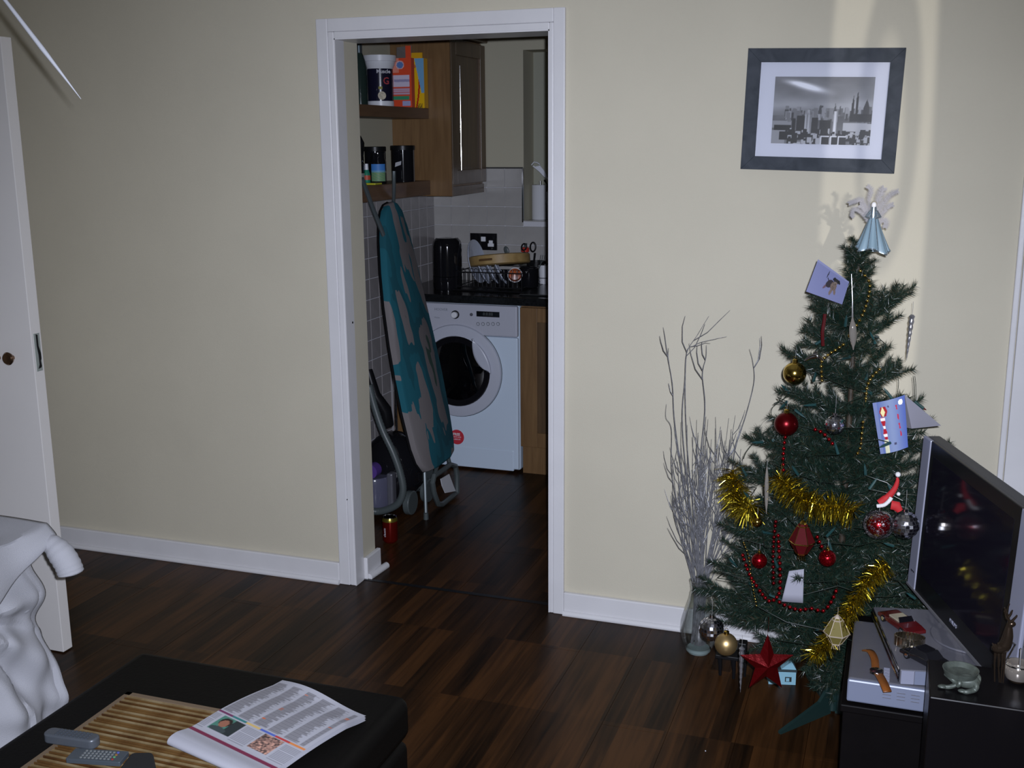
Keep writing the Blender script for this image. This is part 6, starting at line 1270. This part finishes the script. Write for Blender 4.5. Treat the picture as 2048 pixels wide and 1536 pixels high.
# frog-shaped dish on the subwoofer
fg = thing('frog_figurine', 'grey-green frog-shaped dish on the black subwoofer', 'figurine', at(1920, 1360, 'z', SZ)); PEW = mat('pewter_green', (0.085, 0.10, 0.085), 0.45, metal=0.3, noise=0.3, nscale=80)
F3 = lambda px, py, z: at(px, py, 'z', SZ+z)
dc_ = F3(1921, 1345, 0.030); b = MB(); b.lathe([(0.0, 0.0), (0.024, 0.002), (0.032, 0.010), (0.034, 0.010), (0.030, -0.002), (0.0, -0.006)], (dc_.x, dc_.y, SZ+0.028), 32); b.build('dish', PEW, fg)
b = MB(); b.sph(F3(1935, 1362, 0.016), 0.019, 18, 12, (1.25, 0.8, 0.75)); b.build('body', PEW, fg)
for pts in (((1893, 1347, 0.024), (1905, 1358, 0.020), (1912, 1368, 0.010), (1898, 1374, 0.004), (1882, 1372, 0.003)), ((1945, 1358, 0.022), (1953, 1372, 0.014), (1948, 1380, 0.006), (1932, 1384, 0.004), (1923, 1381, 0.003)), ((1950, 1348, 0.024), (1957, 1356, 0.016), (1955, 1366, 0.008), (1948, 1372, 0.004)), ((1912, 1352, 0.02), (1920, 1366, 0.016), (1915, 1372, 0.008))):
    P = smoothp([F3(*q) for q in pts], 4); b = MB(); b.tube(P, [0.0062-0.0022*i/(len(P)-1) for i in range(len(P))], 9); b.build('leg', PEW, fg)
b = MB(); b.sph(F3(1884, 1373, 0.004), 0.006, 12, 8, (1.4, 1, 0.6)); b.sph(F3(1925, 1382, 0.004), 0.006, 12, 8, (1.5, 1, 0.6)); b.build('foot', PEW, fg)
# reindeer
rd = thing('reindeer_figurine', 'dark bronze reindeer figurine standing on the black subwoofer', 'figurine', F3(2005, 1362, 0)); BRZ = mat('dark_bronze', (0.05, 0.035, 0.025), 0.2, metal=0.8)
YR = F3(2003, 1366, 0).y
K3 = lambda px, py, dy=0.0: K2(px, py, YR+dy)
b = MB(); P = smoothp([K3(1987, 1290), K3(1994, 1296), K3(2008, 1292), K3(2014, 1278), K3(2017, 1262), K3(2019, 1250), K3(2026, 1248), K3(2030, 1251)], 5)
rr = np.interp(np.linspace(0, 1, len(P)), [0, 0.1, 0.3, 0.5, 0.68, 0.82, 0.9, 1], [0.004, 0.010, 0.0125, 0.010, 0.006, 0.0065, 0.005, 0.002]); b.tube(P, [float(x) for x in rr], 14); b.build('body', BRZ, rd)
for (a, m__, e) in (((1992, 1300), (1989, 1325), (1991, 1345)), ((1998, 1302), (1997, 1335), (2000, 1350)), ((2006, 1298), (2004, 1330), (2003, 1352)), ((2010, 1296), (2009, 1325), (2008, 1345))):
    ep = K3(*e); ep.z = SZ+0.001; b = MB(); b.tube([K3(*a), K3(*m__), ep], [0.0038, 0.0018, 0.0015], 8); b.build('leg', BRZ, rd)
for pts in (((2019, 1246), (2016, 1232), (2013, 1222), (2019, 1207)), ((2017, 1234), (2022, 1228), (2025, 1220)), ((2020, 1246), (2028, 1238), (2033, 1233), (2034, 1230)), ((2013, 1226), (2009, 1215)), ((2022, 1244), (2013, 1236), (2009, 1222))):
    b = MB(); b.tube([K3(*q) for q in pts], [0.0028-0.0014*i/(len(pts)-1) for i in range(len(pts))], 7); b.build('antler', BRZ, rd)
b = MB(); b.tube([K3(1988, 1290), K3(1984, 1286)], [0.003, 0.001], 6); b.build('tail', BRZ, rd)
# glass bowl in metal holder
gp = F3(2034, 1362, 0.0); gl = thing('candle_bowl', 'round glass candle bowl in a metal holder, beside the reindeer', 'candle holder', (gp.x, gp.y, SZ))
b = MB(); b.lathe([(0.012, 0.004), (0.022, 0.008), (0.027, 0.022), (0.024, 0.036), (0.020, 0.040), (0.019, 0.036), (0.025, 0.022), (0.020, 0.011), (0, 0.008)], (gp.x, gp.y, SZ), 32); b.build('bowl', mat('silvered_glass', (0.5, 0.45, 0.4), 0.08, metal=0.8), gl)
b = MB(); b.tube([Vector((gp.x+0.024*math.cos(a), gp.y+0.024*math.sin(a), SZ+0.037)) for a in np.linspace(0, 2*PI, 24)[:-1]], 0.0018, 6, closed=True)
for k in range(3):
    a = 2*PI*k/3+0.5; b.tube([Vector((gp.x+0.024*math.cos(a), gp.y+0.024*math.sin(a), SZ+0.037)), Vector((gp.x+0.010*math.cos(a), gp.y+0.010*math.sin(a), SZ+0.075)), Vector((gp.x+0.020*math.cos(a), gp.y+0.02*math.sin(a), SZ+0.078))], 0.0016, 6)
b.build('wire_holder', CHROME, gl)
b = MB(); b.lathe([(0.014, 0), (0.016, 0.002), (0.012, 0.005), (0, 0.005)], (gp.x, gp.y, SZ), 24); b.build('foot', BRZ, gl)
